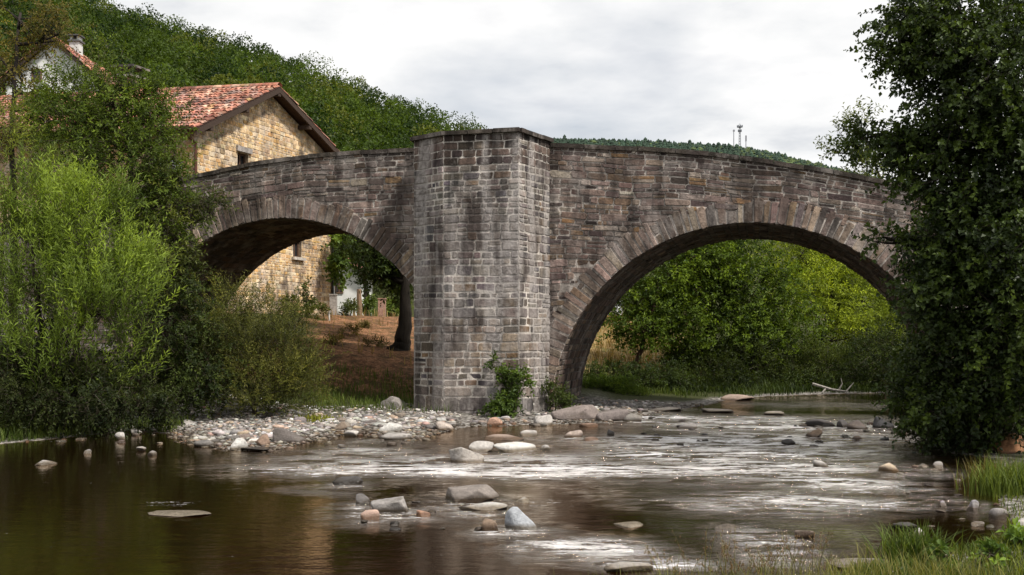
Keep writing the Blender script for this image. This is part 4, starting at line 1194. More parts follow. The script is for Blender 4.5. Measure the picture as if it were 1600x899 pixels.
def make_house():
    A = np.array([-11.5, 36.0]); th = R(68); w = 9.15
    B = A + w * np.array([math.cos(th), math.sin(th)])
    sd = np.array([-math.sin(R(80)), math.cos(R(80))]); LEN = 13.5
    A2 = A + sd * LEN; B2 = B + sd * LEN
    zb = 2.2
    root = thing('stone_house', 'ochre stone house with red tiled roof standing behind the left end of the bridge', 'house', (A[0], A[1], zb))
    ze, zp, zr = 9.55, 11.85, 9.9
    up = w * 0.48
    topf = lambda u: ze + (zp - ze) * u / up if u < up else zp + (zr - zp) * (u - up) / (w - up)
    # where the two gable windows stand, found from their bearing along the wall
    def u_at(px):
        k = (px - 800) / F
        return (k * A[1] - A[0]) / (math.cos(th) - k * math.sin(th))
    def z_at(px, py):
        u = u_at(px); return CAMZ + (HOR - py) / F * (A[1] + u * math.sin(th))
    holes = [(u_at(371), u_at(388), z_at(380, 264), z_at(380, 240)), (u_at(458), u_at(471), z_at(464, 402), z_at(464, 374))]
    mb = MB()
    f, d, nrm, L = stone_face(mb, A, B, zb, topf, 71, HOUSEPAL, holes, outward=(1, -0.4))
    mb.build('gable_wall', HSTONE, root)
    mb = MB()
    stone_face(mb, A2, A, zb, lambda u: ze, 72, [((c[0] * 0.8, c[1] * 0.75, c[2] * 0.72), p) for (c, p) in HOUSEPAL], [(LEN - 1.35, LEN - 0.45, z_at(290, 262), z_at(290, 246))], 0.16, 0.3, outward=(-0.2, -1))  # same stone darkened: shade of the long side put into its palette
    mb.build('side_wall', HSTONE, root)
    mb = MB()
    for p0, p1 in ((B, B2), (B2, A2)):
        mb.add([[*p0, zb], [*p1, zb], [*p1, zr], [*p0, zr]], [np.array([[0, 1, 2, 3]])], (0.4, 0.3, 0.2))
    mb.add([[*A2, ze], [*B2, zr], [*(A2 + (B2 - A2) * 0.48), zp]], [np.array([[0, 1, 2]])], (0.4, 0.3, 0.2))
    mb.build('back_wall', HSTONE, root)
    # roof
    g3 = np.array([math.cos(th), math.sin(th), 0]); s3 = np.array([*sd, 0]); ov = 0.55
    A3 = np.array([*A, 0]); RP = A3 + g3 * up
    m1 = (zp - ze) / up; m2 = (zp - zr) / (w - up)
    front = -s3 * ov; back = s3 * LEN
    E0 = A3 - g3 * 0.6 + [0, 0, ze - m1 * 0.6 + 0.16]; RR = RP + [0, 0, zp + 0.16]; E1 = A3 + g3 * (w + 0.6) + [0, 0, zr - m2 * 0.6 + 0.16]
    mb = MB()
    tiled_slope(mb, E0 + back, E0 + front, RR + back, RR + front, 73)
    tiled_slope(mb, E1 + front, E1 + back, RR + front, RR + back, 74, 0.26, 0.6)
    r = np.random.default_rng(75)
    for k in range(int((LEN + ov) / 0.4)):
        c = RR + front + s3 * (0.4 * k); 
        pts = []
        for q in (0.0, 0.43):
            for a in np.linspace(0, math.pi, 6):
                pts.append(c + s3 * q + g3 * (0.16 * math.cos(a)) + np.array([0, 0, 0.13 * math.sin(a) + 0.04]))
        mb.add(pts, [np.array([[i, i + 1, 7 + i, 6 + i] for i in range(5)])], pick(r, TILEPAL, 0.2))
    ro = mb.build('roof', TILE, root)
    # verge boards, rafters ends, eave soffit
    mb = MB(); dk = (0.045, 0.028, 0.02)
    for P0, P1 in ((E0, RR), (RR, E1)):
        a, b = P0 + front * 0.96, P1 + front * 0.96
        for (o0, o1, hgt) in ((-s3 * 0.02, s3 * 0.05, 0.22),):
            v = [a + o0 + [0, 0, -0.03], b + o0 + [0, 0, -0.03], b + o0 + [0, 0, -0.03 - hgt], a + o0 + [0, 0, -0.03 - hgt]]
            v += [p + (o1 - o0) for p in v]
            mb.add(v, [np.array([[0, 1, 2, 3], [7, 6, 5, 4], [0, 4, 5, 1], [3, 2, 6, 7], [0, 3, 7, 4], [1, 5, 6, 2]])], dk)
        # boarded underside
        mb.add([P0 + front + [0, 0, -0.06], P1 + front + [0, 0, -0.06], P1 - s3 * -0.02 + [0, 0, -0.06], P0 + s3 * 0.02 + [0, 0, -0.06]], [np.array([[0, 1, 2, 3]])], (0.06, 0.035, 0.025))
    mb.build('verge_board', WOOD, root)
    for u in (0.25, 2.35, up, 6.6, w - 0.25):
        mb = MB(); z = topf(u) - 0.14
        box(mb, A3 + g3 * u - s3 * 0.22 + [0, 0, z], 0.17, 0.62, 0.17, dk, g3, s3)
        mb.build('purlin_end', WOOD, root)
    mb = MB()
    mb.add([E0 + front + [0, 0, -0.09], E0 + back + [0, 0, -0.09], A3 + back + [0, 0, ze - 0.02], A3 + [0, 0, ze - 0.02]], [np.array([[0, 1, 2, 3]])], (0.06, 0.035, 0.025))
    mb.build('eave_board', WOOD, root)
    # gutter and downpipe at the near corner
    mb = MB(); gx = E0 - g3 * 0.06 + [0, 0, -0.02]
    n = 8; a = np.linspace(math.pi, 2 * math.pi, n)
    pts = np.stack([[gx + o + g3 * 0.075 * math.cos(t) + np.array([0, 0, 0.075 * math.sin(t)]) for t in a] for o in (front, back)])
    grid_quads(mb, pts, (0.10, 0.05, 0.04)); mb.build('gutter', METAL, root)
    mb = MB(); c = A3 - g3 * 0.03 - s3 * 0.09
    tube(mb, [gx - s3 * 0.15, gx + g3 * 0.15 - s3 * 0.12 + [0, 0, -0.25], c + [0, 0, ze - 0.6], c + [0, 0, 5.5], c + [0, 0, zb]], 0.055, 8, (0.12, 0.05, 0.035))
    mb.build('downpipe', METAL, root)
    mb = MB(); c = np.array([*B, 0]) - g3 * 0.06 - s3 * 0.09
    tube(mb, [c + [0, 0, zr - 0.3], c + [0, 0, zb]], 0.06, 8, (0.03, 0.028, 0.028)); mb.build('downpipe', METAL, root)
    # gable windows: deep reveal, wooden frame, dark pane, stone lintel and sill
    for k, (u0, u1, z0, z1) in enumerate(holes):
        def q(u, n, z): return A3 + g3 * u + nrm * n + np.array([0, 0, z])
        mb = MB()
        for (a, b) in (((u0, z0), (u1, z0)), ((u1, z0), (u1, z1)), ((u1, z1), (u0, z1)), ((u0, z1), (u0, z0))):
            mb.add([q(a[0], 0.0, a[1]), q(b[0], 0.0, b[1]), q(b[0], -0.22, b[1]), q(a[0], -0.22, a[1])], [np.array([[0, 1, 2, 3]])], (0.3, 0.22, 0.14))
        wo = mb.build('window', HSTONE, root)
        mb = MB(); fw = 0.06
        for (a0, a1, b0, b1) in ((u0, u0 + fw, z0, z1), (u1 - fw, u1, z0, z1), (u0 + fw, u1 - fw, z0, z0 + fw), (u0 + fw, u1 - fw, z1 - fw, z1), ((u0 + u1) / 2 - .025, (u0 + u1) / 2 + .025, z0 + fw, z1 - fw)):
            box(mb, q((a0 + a1) / 2, -0.17, (b0 + b1) / 2), a1 - a0, 0.05, b1 - b0, (0.10, 0.055, 0.035), g3, nrm)
        fo = mb.build('window_frame', WOOD, None); 
        for v in fo.data.vertices: v.co = v.co - root.location
        fo.parent = wo
        mb = MB(); mb.add([q(u0, -0.2, z0), q(u1, -0.2, z0), q(u1, -0.2, z1), q(u0, -0.2, z1)], [np.array([[0, 1, 2, 3]])], (0.02, 0.022, 0.025))
        fo = mb.build('pane', GLASS, None)
        for v in fo.data.vertices: v.co = v.co - root.location
        fo.parent = wo
        mb = MB()
        if k == 0: box(mb, q((u0 + u1) / 2, 0.05, z1 + 0.13), (u1 - u0) * 1.35, 0.14, 0.2, (0.30, 0.27, 0.25), g3, nrm)
        else: box(mb, q((u0 + u1) / 2, 0.06, z0 - 0.07), (u1 - u0) * 1.4, 0.2, 0.12, (0.42, 0.38, 0.33), g3, nrm)
        fo = mb.build('lintel' if k == 0 else 'sill', HSTONE, None)
        for v in fo.data.vertices: v.co = v.co - root.location
        fo.parent = wo
    # white framed window on the side wall
    ax = A3 + s3 * 0.9; zz = z_at(290, 254); sn = np.array([-0.174, -0.985, 0])
    mb = MB(); box(mb, ax - sn * 0.06 + [0, 0, zz], 0.88, 0.05, 0.40, (0.7, 0.7, 0.68), s3, sn)
    so = mb.build('shutter', WHITE, root)
    # chimney on the ridge
    cpt = RP + s3 * 6.0 + [0, 0, zp]
    mb = MB(); box(mb, cpt + [0, 0, 0.25], 0.75, 0.75, 1.0, (0.22, 0.13, 0.09), g3, s3)
    cho = mb.build('chimney', HSTONE, None)
    for v in cho.data.vertices: v.co = v.co - root.location
    cho.parent = ro
    mb = MB()
    box(mb, cpt + [0, 0, 0.80], 0.95, 0.95, 0.09, (0.3, 0.28, 0.26), g3, s3)
    for a_, b_ in ((-.3, -.3), (.3, -.3), (.3, .3), (-.3, .3)): box(mb, cpt + g3 * a_ + s3 * b_ + [0, 0, 1.0], 0.12, 0.12, 0.3, (0.05, 0.045, 0.04), g3, s3)
    box(mb, cpt + [0, 0, 1.2], 1.0, 1.0, 0.09, (0.05, 0.045, 0.045), g3, s3)
    cho = mb.build('chimney_cap', HSTONE, None)
    for v in cho.data.vertices: v.co = v.co - root.location
    cho.parent = ro
make_house()

def simple_house(name, label, peak_px, peak_py, Y, wpx, wall_top_py, depth, zb, wallcol, seed, rise_tile=True, windows=(), chimney=None):
    c = P(peak_px, peak_py, Y); hw = wpx / 2 / F * Y
    ze = CAMZ + (HOR - wall_top_py) / F * Y; zp = c[2]
    root = thing(name, label, 'house', (c[0], Y, zb))
    mb = MB()
    x0, x1 = c[0] - hw, c[0] + hw
    def q(x, y, z): return np.array([x, y, z])
    mb.add([q(x0, Y, zb), q(x1, Y, zb), q(x1, Y, ze), q(c[0], Y, zp), q(x0, Y, ze)], [np.array([[0, 1, 2, 3, 4]])], wallcol)
    mb.add([q(x0, Y + depth, zb), q(x1, Y + depth, zb), q(x1, Y + depth, ze), q(c[0], Y + depth, zp), q(x0, Y + depth, ze)], [np.array([[4, 3, 2, 1, 0]])], wallcol)
    for x in (x0, x1):
        mb.add([q(x, Y, zb), q(x, Y + depth, zb), q(x, Y + depth, ze), q(x, Y, ze)], [np.array([[0, 1, 2, 3]])], wallcol)
    mb.build('wall', WHITE, root)
    mb = MB(); o = 0.5; m = (zp - ze) / hw
    for s in (-1, 1):
        e0 = q(c[0] + s * (hw + 0.6), Y - o, ze - m * 0.6 + 0.15); e1 = e0 + [0, depth + 2 * o, 0]
        r0 = q(c[0], Y - o, zp + 0.15); r1 = r0 + [0, depth + 2 * o, 0]
        tiled_slope(mb, e0, e1, r0, r1, seed + s, 0.28, 0.5)
    ro = mb.build('roof', TILE, root)
    mb = MB()
    for s in (-1, 1):
        a = q(c[0] + s * (hw + 0.6), Y - o + 0.02, ze - m * 0.6 + 0.08); b = q(c[0], Y - o + 0.02, zp + 0.08)
        v = [a, b, b - [0, 0, 0.25], a - [0, 0, 0.25]]; v += [p + [0, 0.06, 0] for p in v]
        mb.add(v, [np.array([[0, 1, 2, 3], [7, 6, 5, 4], [0, 4, 5, 1], [3, 2, 6, 7]])], (0.035, 0.022, 0.018))
        mb.add([a + [0, 0.06, -0.02], b + [0, 0.06, -0.02], b + [0, o, -0.02], a + [0, o, -0.02]], [np.array([[0, 1, 2, 3]])], (0.04, 0.026, 0.02))
    mb.build('verge_board', WOOD, root)
    for (wx, wy, ww, wh) in windows:
        pc = P(wx, wy, Y); w_, h_ = ww / F * Y, wh / F * Y
        mb = MB()
        for dx, dz, sx, sz in ((-w_ / 2, 0, 0.08, h_ + .08), (w_ / 2, 0, 0.08, h_ + .08), (0, h_ / 2, w_ - .08, 0.08), (0, -h_ / 2, w_ - .08, 0.08), (0, 0, 0.05, h_ - .08)):
            box(mb, pc + [dx, -0.03, dz], sx, 0.09, sz, (0.14, 0.08, 0.05))
        wo = mb.build('window', WOOD, root)
        mb = MB(); mb.add([pc + [-w_ / 2, -0.015, -h_ / 2], pc + [w_ / 2, -0.015, -h_ / 2], pc + [w_ / 2, -0.015, h_ / 2], pc + [-w_ / 2, -0.015, h_ / 2]], [np.array([[0, 1, 2, 3]])], (0.05, 0.045, 0.045))
        po = mb.build('pane', GLASS, None)
        for v in po.data.vertices: v.co = v.co - root.location
        po.parent = wo
    if chimney:
        pc = P(chimney[0], chimney[1], Y + 2)
        mb = MB(); box(mb, pc - [0, 0, 0.5], 0.6, 0.6, 1.9, (0.6, 0.6, 0.58)); box(mb, pc + [0, 0, 0.50], 0.8, 0.8, 0.1, (0.1, 0.1, 0.1))
        for a in (-.22, .22): box(mb, pc + [a, 0, 0.68], 0.14, 0.5, 0.26, (0.5, 0.5, 0.48))
        box(mb, pc + [0, 0, 0.86], 0.8, 0.8, 0.08, (0.08, 0.08, 0.08))
        co_ = mb.build('chimney', WHITE, None)
        for v in co_.data.vertices: v.co = v.co - root.location
        co_.parent = ro
    return root
simple_house('white_house', 'white gabled house with dark verge and tiled roof, up behind the left trees', 84, 62, 62, 150, 128, 9, 6, (0.74, 0.74, 0.73), 81, windows=[(58, 118, 14, 18)], chimney=(119, 78))
simple_house('garden_house', 'tiny white house with brown eaves and shuttered window seen under the left arch', 520, 398, 66, 84, 424, 6, 2.6, (0.70, 0.69, 0.66), 85, windows=[(530, 447, 11, 22)])

# small things behind the left arch
def post(name, label, px, ytop, Y, r0, col, mat, lean=0.0, square=False):
    f = foot(px, Y); t = P(px + lean, ytop, Y)
    mb = MB(); f = np.array(f)
    if square:
        box(mb, (f + [f[0], f[1], t[2]]) / 2 - [0, 0, 0.1], r0 * 2, r0 * 2, t[2] - f[2] + 0.2, col)
        box(mb, [f[0], f[1], t[2] + 0.03], r0 * 2.3, r0 * 2.3, 0.06, col)
    else:
        h = t - f
        tube(mb, [f - [0, 0, 0.2], f + h * 0.3 + [r0 * .3, 0, 0], f + h * 0.7, t], [r0 * 1.1, r0, r0 * 0.95, r0 * 0.8], 8, col)
    o = mb.build(name, mat); tag(o, label, 'post')
post('concrete_post', 'pale square concrete post at the right corner of the stone house', 521, 462, 42.0, 0.14, (0.33, 0.30, 0.27), HSTONE, square=True)
post('wooden_post', 'rough upright wooden post right of the tiny white house', 561, 452, 50, 0.13, (0.20, 0.13, 0.08), WOOD)
post('wooden_post', 'thinner leaning wooden stake just left of the rough upright post', 552, 466, 50, 0.06, (0.22, 0.15, 0.09), WOOD, 2)
post('brick_pillar', 'short reddish brick pillar among the green garden plants', 597, 468, 54, 0.19, (0.33, 0.19, 0.14), HSTONE, square=True)
post('white_stake', 'thin white stake in the bare earth below the stone house', 514, 487, 39.5, 0.035, (0.5, 0.48, 0.44), WOOD)

def drum(px, py, Y, rad, hgt, col, label):
    f = np.array(foot(px, Y)); mb = MB()
    prof = [(0, 0.0), (rad, 0.0), (rad, 0.3), (rad * 1.05, 0.32), (rad, 0.36), (rad, 0.64), (rad * 1.05, 0.66), (rad, 0.7), (rad, 1.0), (rad * 0.92, 1.0), (rad * .9, .96), (0, 0.96)]
    n = 16; th = np.arange(n) * 2 * math.pi / n
    pts = np.stack([[f + [a * math.cos(t), a * math.sin(t), b * hgt] for t in np.append(th, th[0])] for a, b in prof])
    grid_quads(mb, pts, col)
    o = mb.build('plastic_drum', METAL); tag(o, label, 'drum')
drum(943, 519, 60, 0.42, 1.6, (0.05, 0.22, 0.35), 'blue drum standing in the dry field beyond the right arch')
drum(963, 530, 58, 0.36, 1.2, (0.55, 0.57, 0.58), 'pale grey drum just right of the blue one in the field')

# bare pale branch over the far water
def dead_branch():
    mb = MB(); c = (0.34, 0.31, 0.28)
    root = [P(1270, 600, 34.4), P(1300, 609, 34.0), P(1322, 612, 33.8), P(1334, 598, 33.8)]
    tube(mb, np.array(root), [0.05, 0.045, 0.035, 0.012], 6, c)
    tube(mb, [P(1310, 611, 33.9), P(1316, 600, 33.9), P(1314, 591, 33.9)], [0.03, 0.02, 0.008], 5, c)
    tube(mb, [P(1290, 608, 34.1), P(1284, 614, 34.0), P(1276, 617, 33.9)], [0.03, 0.02, 0.01], 5, c)
    o = mb.build('driftwood_branch', BARK); tag(o, 'bare pale crooked branch sticking out over the far water', 'branch')
dead_branch()

# ------------------------------------------------------------------ rocks
def ico(sub):
    bm = bmesh.new(); bmesh.ops.create_icosphere(bm, subdivisions=sub, radius=1.0)
    v = np.array([x.co[:] for x in bm.verts]); f = np.array([[q.index for q in p.verts] for p in bm.faces]); bm.free()
    return v, f
ICO = {s: ico(s) for s in (1, 2, 3, 4)}

def rock_verts(r, sub, cuts=7, blocky=0.3):
    v, f = ICO[sub]; v = v.copy()
    v = np.sign(v) * np.abs(v) ** (1 - blocky * 0.6)
    for k in range(cuts + 3):
        n = unit(r.normal(size=3)); dd = r.uniform(0.42, 0.8)
        s = v @ n - dd
        v = v - np.outer(np.maximum(s, 0) * 0.95, n)
    v = v * (1 + 0.07 * vnoise(v * 2.6 + r.uniform(0, 50), int(r.integers(1e6))) + 0.03 * vnoise(v * 6.0, int(r.integers(1e6))))[:, None]
    v = v / np.abs(v).max(0)
    return v, f

def rock(name, label, px, py, w, h, col, blocky=0.3, cuts=7, seed=0, group=None, depth=0.8, sub=3, cat='rock', z=None, lopside=0.0):
    """px,py: middle of the rock's lower edge in the photo; w,h its width and height there"""
    r = np.random.default_rng(1000 + seed)
    z0 = 0.0
    Y = (CAMZ - z0) * F / (py - HOR)
    x = (px - 800) / F * Y
    for _ in range(4):
        g = max(gz(x, Y), 0.0) if z is None else z
        Y = (CAMZ - g) * F / (py - HOR); x = (px - 800) / F * Y
    g = max(gz(x, Y), 0.0) if z is None else z
    W = w / F * Y / 2; H = h / F * Y
    v, f = rock_verts(r, sub, cuts, blocky)
    D = W * depth
    # a slab is mostly seen from above: take the share of its top from its height in the picture
    slope = (CAMZ - g) / Y
    H = max(H - slope * D * 0.9, H * 0.45)
    v = v * np.array([W, D, H * 0.9])
    v[:, 2] += lopside * v[:, 0] * H / W
    top = v[:, 2].max(); v[:, 2] += H - top
    a = r.uniform(-0.35, 0.35); ca, sa = math.cos(a), math.sin(a)
    v = np.c_[v[:, 0] * ca - v[:, 1] * sa, v[:, 0] * sa + v[:, 1] * ca, v[:, 2]]
    root_loc = np.array([x, Y + D * 0.75, g])
    mb = MB(); mb.add(v, [f], np.array(col) * r.uniform(0.92, 1.08))
    o = mb.build(name, ROCK, None, True)
    o.location = tuple(root_loc)
    tag(o, label, cat, group)
    return o

PALE = (0.40, 0.37, 0.345); GREY = (0.26, 0.24, 0.225); DARK = (0.075, 0.068, 0.065); BROWN = (0.17, 0.12, 0.085); PINK = (0.40, 0.28, 0.225); TAN = (0.42, 0.33, 0.24); BLUE = (0.37, 0.385, 0.41); WHT = (0.52, 0.50, 0.47)
ROCKS = [
 ('boulder', 'broad pale grey boulder in shallow water, with a small pink stone at each end', 614, 803, 78, 28, GREY, .25, 6),
 ('boulder', 'long smooth grey-brown boulder behind the white flat slab in mid-river', 731, 785, 96, 26, (0.22, 0.19, 0.17), .3, 5),
 ('slab', 'white flat slab lying in front of the long grey-brown boulder', 751, 799, 86, 14, WHT, .6, 6),
 ('boulder', 'blue-white pointed boulder, the brightest one in the foreground water', 811, 829, 64, 38, BLUE, .1, 11),
 ('stone', 'rounded brown stone touching the blue-white pointed boulder', 769, 831, 34, 21, BROWN, .3, 6),
 ('stone', 'small flat dark stone left of the rounded brown one', 746, 830, 16, 7, (0.13, 0.11, 0.10), .3, 5),
 ('stone', 'pale pink stone at the left foot of the broad pale boulder', 577, 813, 31, 17, PINK, .2, 5),
 ('stone', 'orange-pink stone at the right foot of the broad pale boulder', 658, 809, 28, 12, (0.42, 0.25, 0.17), .2, 6),
 ('stone', 'dark grey knobbly stone just behind the broad pale boulder', 563, 790, 30, 18, (0.12, 0.11, 0.105), .2, 8),
 ('boulder', 'lone dark slate-grey boulder on the edge of the white riffle', 541, 757, 48, 14, DARK, .2, 6),
 ('boulder', 'pale squared block tilted in the riffle before the pier', 727, 725, 58, 28, (0.42, 0.38, 0.345), .9, 4),
 ('boulder', 'pale rounded boulder right behind the tilted squared block', 753, 706, 44, 17, PALE, .3, 6),
 ('slab', 'long pale wedge-shaped slab pointing right from the tilted block', 806, 706, 72, 15, WHT, .5, 6),
 ('stone', 'small pale round stone right of the long wedge-shaped slab', 852, 704, 16, 9, PALE, .2, 4),
 ('stone', 'small pale stone beyond the right end of the white flat slab', 816, 786, 26, 9, WHT, .2, 5),
 ('slab', 'thin white slab alone in dark water right of the pointed boulder', 980, 824, 54, 8, WHT, .5, 5),
 ('stone', 'squat brown block alone in the sky reflection near the grass', 1260, 843, 32, 16, (0.2, 0.15, 0.12), .8, 4),
 ('slab', 'large pale flat slab close to the grassy bank at the bottom', 1356, 889, 112, 15, (0.44, 0.41, 0.38), .3, 4),
 ('slab', 'pale flat slab awash at the bottom among foam', 988, 894, 86, 16, (0.44, 0.41, 0.38), .3, 4),
 ('slab', 'grey half-sunk slab in the green reflection left of the squat brown block', 1135, 827, 46, 9, GREY, .3, 5),
 ('boulder', 'tan angular boulder in the riffle at the right', 1390, 738, 42, 16, TAN, .2, 10),
 ('boulder', 'pale pitted boulder in the riffle left of the tan angular one', 1284, 731, 28, 13, PALE, .2, 8),
 ('stone', 'small pale stone in dark water right of the tan angular boulder', 1469, 731, 18, 10, PALE, .2, 6),
 ('stone', 'small white stone in the dark pool at the lower right', 1437, 839, 18, 14, WHT, .2, 6),
 ('slab', 'dark flat slab at the edge of the dark pool, lower right', 1420, 828, 46, 13, DARK, .5, 6),
 ('stone', 'small grey stone at the broken water near the right grass', 1473, 791, 15, 9, GREY, .2, 6),
 ('stone', 'grey upright stone at the right grass edge', 1522, 799, 22, 19, GREY, .3, 7),
 ('boulder', 'grey boulder lying before the tuft of long grass at the right', 1566, 811, 30, 18, (0.22, 0.2, 0.19), .3, 6),
 ('boulder', 'pale boulder cut by the right picture edge below the long grass', 1598, 832, 28, 22, PALE, .3, 6),
 ('stone', 'flat pale stone in front of the grey upright stone', 1528, 823, 26, 8, PALE, .3, 6),
 ('stone', 'pale stone half hidden in the grass at the bottom right', 1484, 876, 34, 14, PALE, .3, 7),
 ('boulder', 'rust-orange boulder on the right bank under the dark alder', 1586, 709, 58, 32, (0.30, 0.15, 0.075), .4, 9),
 ('boulder', 'longest dark boulder, left one of the row below the right trees', 1290, 668, 50, 13, DARK, .5, 6),
 ('stone', 'smallest dark stone in the row below the right trees', 1319, 668, 20, 12, DARK, .2, 5),
 ('boulder', 'dark brown boulder third in the row below the right trees', 1344, 671, 38, 15, (0.10, 0.08, 0.07), .3, 5),
 ('boulder', 'black boulder at the right end of the row below the right trees', 1381, 669, 38, 19, (0.05, 0.048, 0.05), .3, 7),
 ('boulder', 'brown pointed stone in the rapids in front of the dark boulder row', 1273, 684, 28, 14, (0.12, 0.085, 0.06), .2, 9),
 ('stone', 'dark stone in the white rapids left of the brown pointed one', 1235, 696, 26, 10, DARK, .2, 7),
 ('slab', 'flat grey slab in the rapids beyond the big foundation rocks', 1075, 671, 32, 10, GREY, .4, 5),
 ('stone', 'pink-white stone in the water right of the pier', 894, 685, 32, 13, (0.46, 0.37, 0.32), .2, 7),
 ('slab', 'thin pink slab just right of the pink-white stone', 923, 689, 26, 6, PINK, .4, 5),
 ('stone', 'small dark upright stone at the start of the rapids', 955, 682, 12, 11, DARK, .5, 6),
 ('boulder', 'large grey-pink foundation rock at the foot of the right arch', 902, 657, 84, 24, (0.20, 0.165, 0.15), .7, 8),
 ('boulder', 'grey sloping rock, second along from the right arch foot', 957, 659, 58, 20, (0.19, 0.16, 0.15), .5, 9),
 ('boulder', 'low grey rock, last of the three at the right arch foot', 988, 659, 34, 13, (0.22, 0.2, 0.18), .4, 8),
 ('boulder', 'domed pale boulder lying just before the pier shrub', 846, 665, 36, 17, PALE, .3, 6),
 ('stone', 'reddish stone among pale cobbles at the right foot of the pier', 772, 666, 26, 14, (0.42, 0.26, 0.19), .3, 6),
 ('boulder', 'big squared grey-brown boulder at the tip of the gravel bar', 446, 692, 54, 26, (0.15, 0.13, 0.12), .85, 5),
 ('boulder', 'warm brown stone leaning beside the big squared boulder', 409, 697, 30, 19, (0.22, 0.15, 0.11), .6, 7),
 ('stone', 'white rounded stone at the water end of the gravel bar', 371, 703, 28, 19, WHT, .3, 6),
 ('slab', 'dark flat slab at the water line before the warm brown stone', 398, 706, 58, 7, (0.09, 0.08, 0.075), .6, 4),
 ('slab', 'dark-edged flat slab at the left part of the gravel bar', 322, 698, 46, 12, (0.18, 0.165, 0.155), .7, 6),
 ('stone', 'pale stone under the dark bushes at the left end of the gravel bar', 288, 666, 26, 10, PALE, .4, 7),
 ('stone', 'largest pale round stone in the still water by the left bushes', 187, 687, 21, 12, PALE, .2, 4),
 ('stone', 'pale round stone just right of the largest one by the left bushes', 210, 680, 20, 10, PALE, .2, 4),
 ('stone', 'small flat grey stone in shade near the left bushes', 238, 676, 14, 6, GREY, .2, 4),
 ('stone', 'small dark-bottomed stone furthest out in the left still water', 236, 712, 16, 8, GREY, .2, 5),
 ('stone', 'flat pale stone left of the dark-bottomed stone in still water', 219, 705, 16, 7, PALE, .3, 5),
 ('stone', 'pale stone shaped like a resting bird in the dark left water', 66, 727, 34, 9, PALE, .1, 9),
 ('stone', 'small grey double stone in the still water on the left', 134, 709, 14, 7, GREY, .2, 6),
 ('slab', 'long white slab awash in dark water at the lower left', 262, 808, 122, 9, WHT, .2, 4),
 ('boulder', 'long low grey rock shelf on the beach left of the pier', 612, 640, 66, 20, (0.23, 0.205, 0.19), .8, 6),
 ('slab', 'pinkish flat rock on the far shore under the trees', 1156, 626, 56, 10, (0.36, 0.27, 0.22), .4, 5),
 ('slab', 'long pale rock shelf at the far left side of the rapids', 1050, 643, 72, 8, (0.30, 0.27, 0.24), .6, 5),
 ('slab', 'low flat rock in the smooth water beyond the rapids', 1120, 645, 56, 7, (0.27, 0.24, 0.21), .5, 5),
 ('stone', 'single flat stone far out in the smooth upper water', 1212, 649, 32, 7, (0.25, 0.22, 0.18), .4, 5),
 ('boulder', 'pale heavy cobble at the beach edge left of the pier foot', 606, 676, 44, 16, WHT, .3, 8),
 ('slab', 'pale flat rock running into the water before the pier foot', 620, 688, 64, 11, PALE, .4, 7),
 ('stone', 'pink-white pointed stone at the water before the pier foot', 694, 673, 32, 15, (0.46, 0.39, 0.34), .2, 9),
 ('stone', 'brown squat stone on the gravel near the yellow moss patch', 531, 672, 24, 13, (0.22, 0.17, 0.13), .5, 6),
 ('slab', 'pale flat stone at the little inlet of the gravel bar', 548, 682, 36, 10, PALE, .4, 6),
 ('slab', 'low pink-brown slab in the water before the pier', 792, 688, 74, 9, (0.30, 0.23, 0.19), .3, 7),
 ('stone', 'flat pale stone near the pier, behind the low pink-brown slab', 828, 681, 32, 9, PALE, .3, 6),
 ('stone', 'pale stone halfway up the bare brown slope under the left arch', 583, 545, 12, 6, PALE, .3, 8),
 ('stone', 'small pale stone low on the brown slope left of the flared trunk', 553, 588, 9, 5, PALE, .3, 8),
 ('stone', 'grey-brown stone at the top of the bare slope below the concrete post', 540, 508, 16, 5, (0.3, 0.25, 0.2), .5, 7),
 ('boulder', 'white rounded block at the wall foot beside the concrete post', 510, 497, 16, 12, WHT, .6, 6),
 ('slab', 'pink flat stone in the shallows at the foot of the right pier side', 920, 667, 32, 6, (0.36, 0.25, 0.2), .3, 5),
]
WAKES = []
for i, (nm, lab, px, py, w, h, col, bl, cu) in enumerate(ROCKS):
    if 690 < py < 850 and 500 < px < 1480 or 670 < py < 700 and px > 880:
        c_ = G(px, py)
        if h > 11 and not (px > 900 and py > 800): WAKES.append((c_[0], c_[1], w / F * c_[1] / 2))
    rock(nm, lab, px, py, w, h, col, bl, cu, seed=i, sub=4 if w > 70 else 3, depth=0.55 if w > 60 else 0.75)

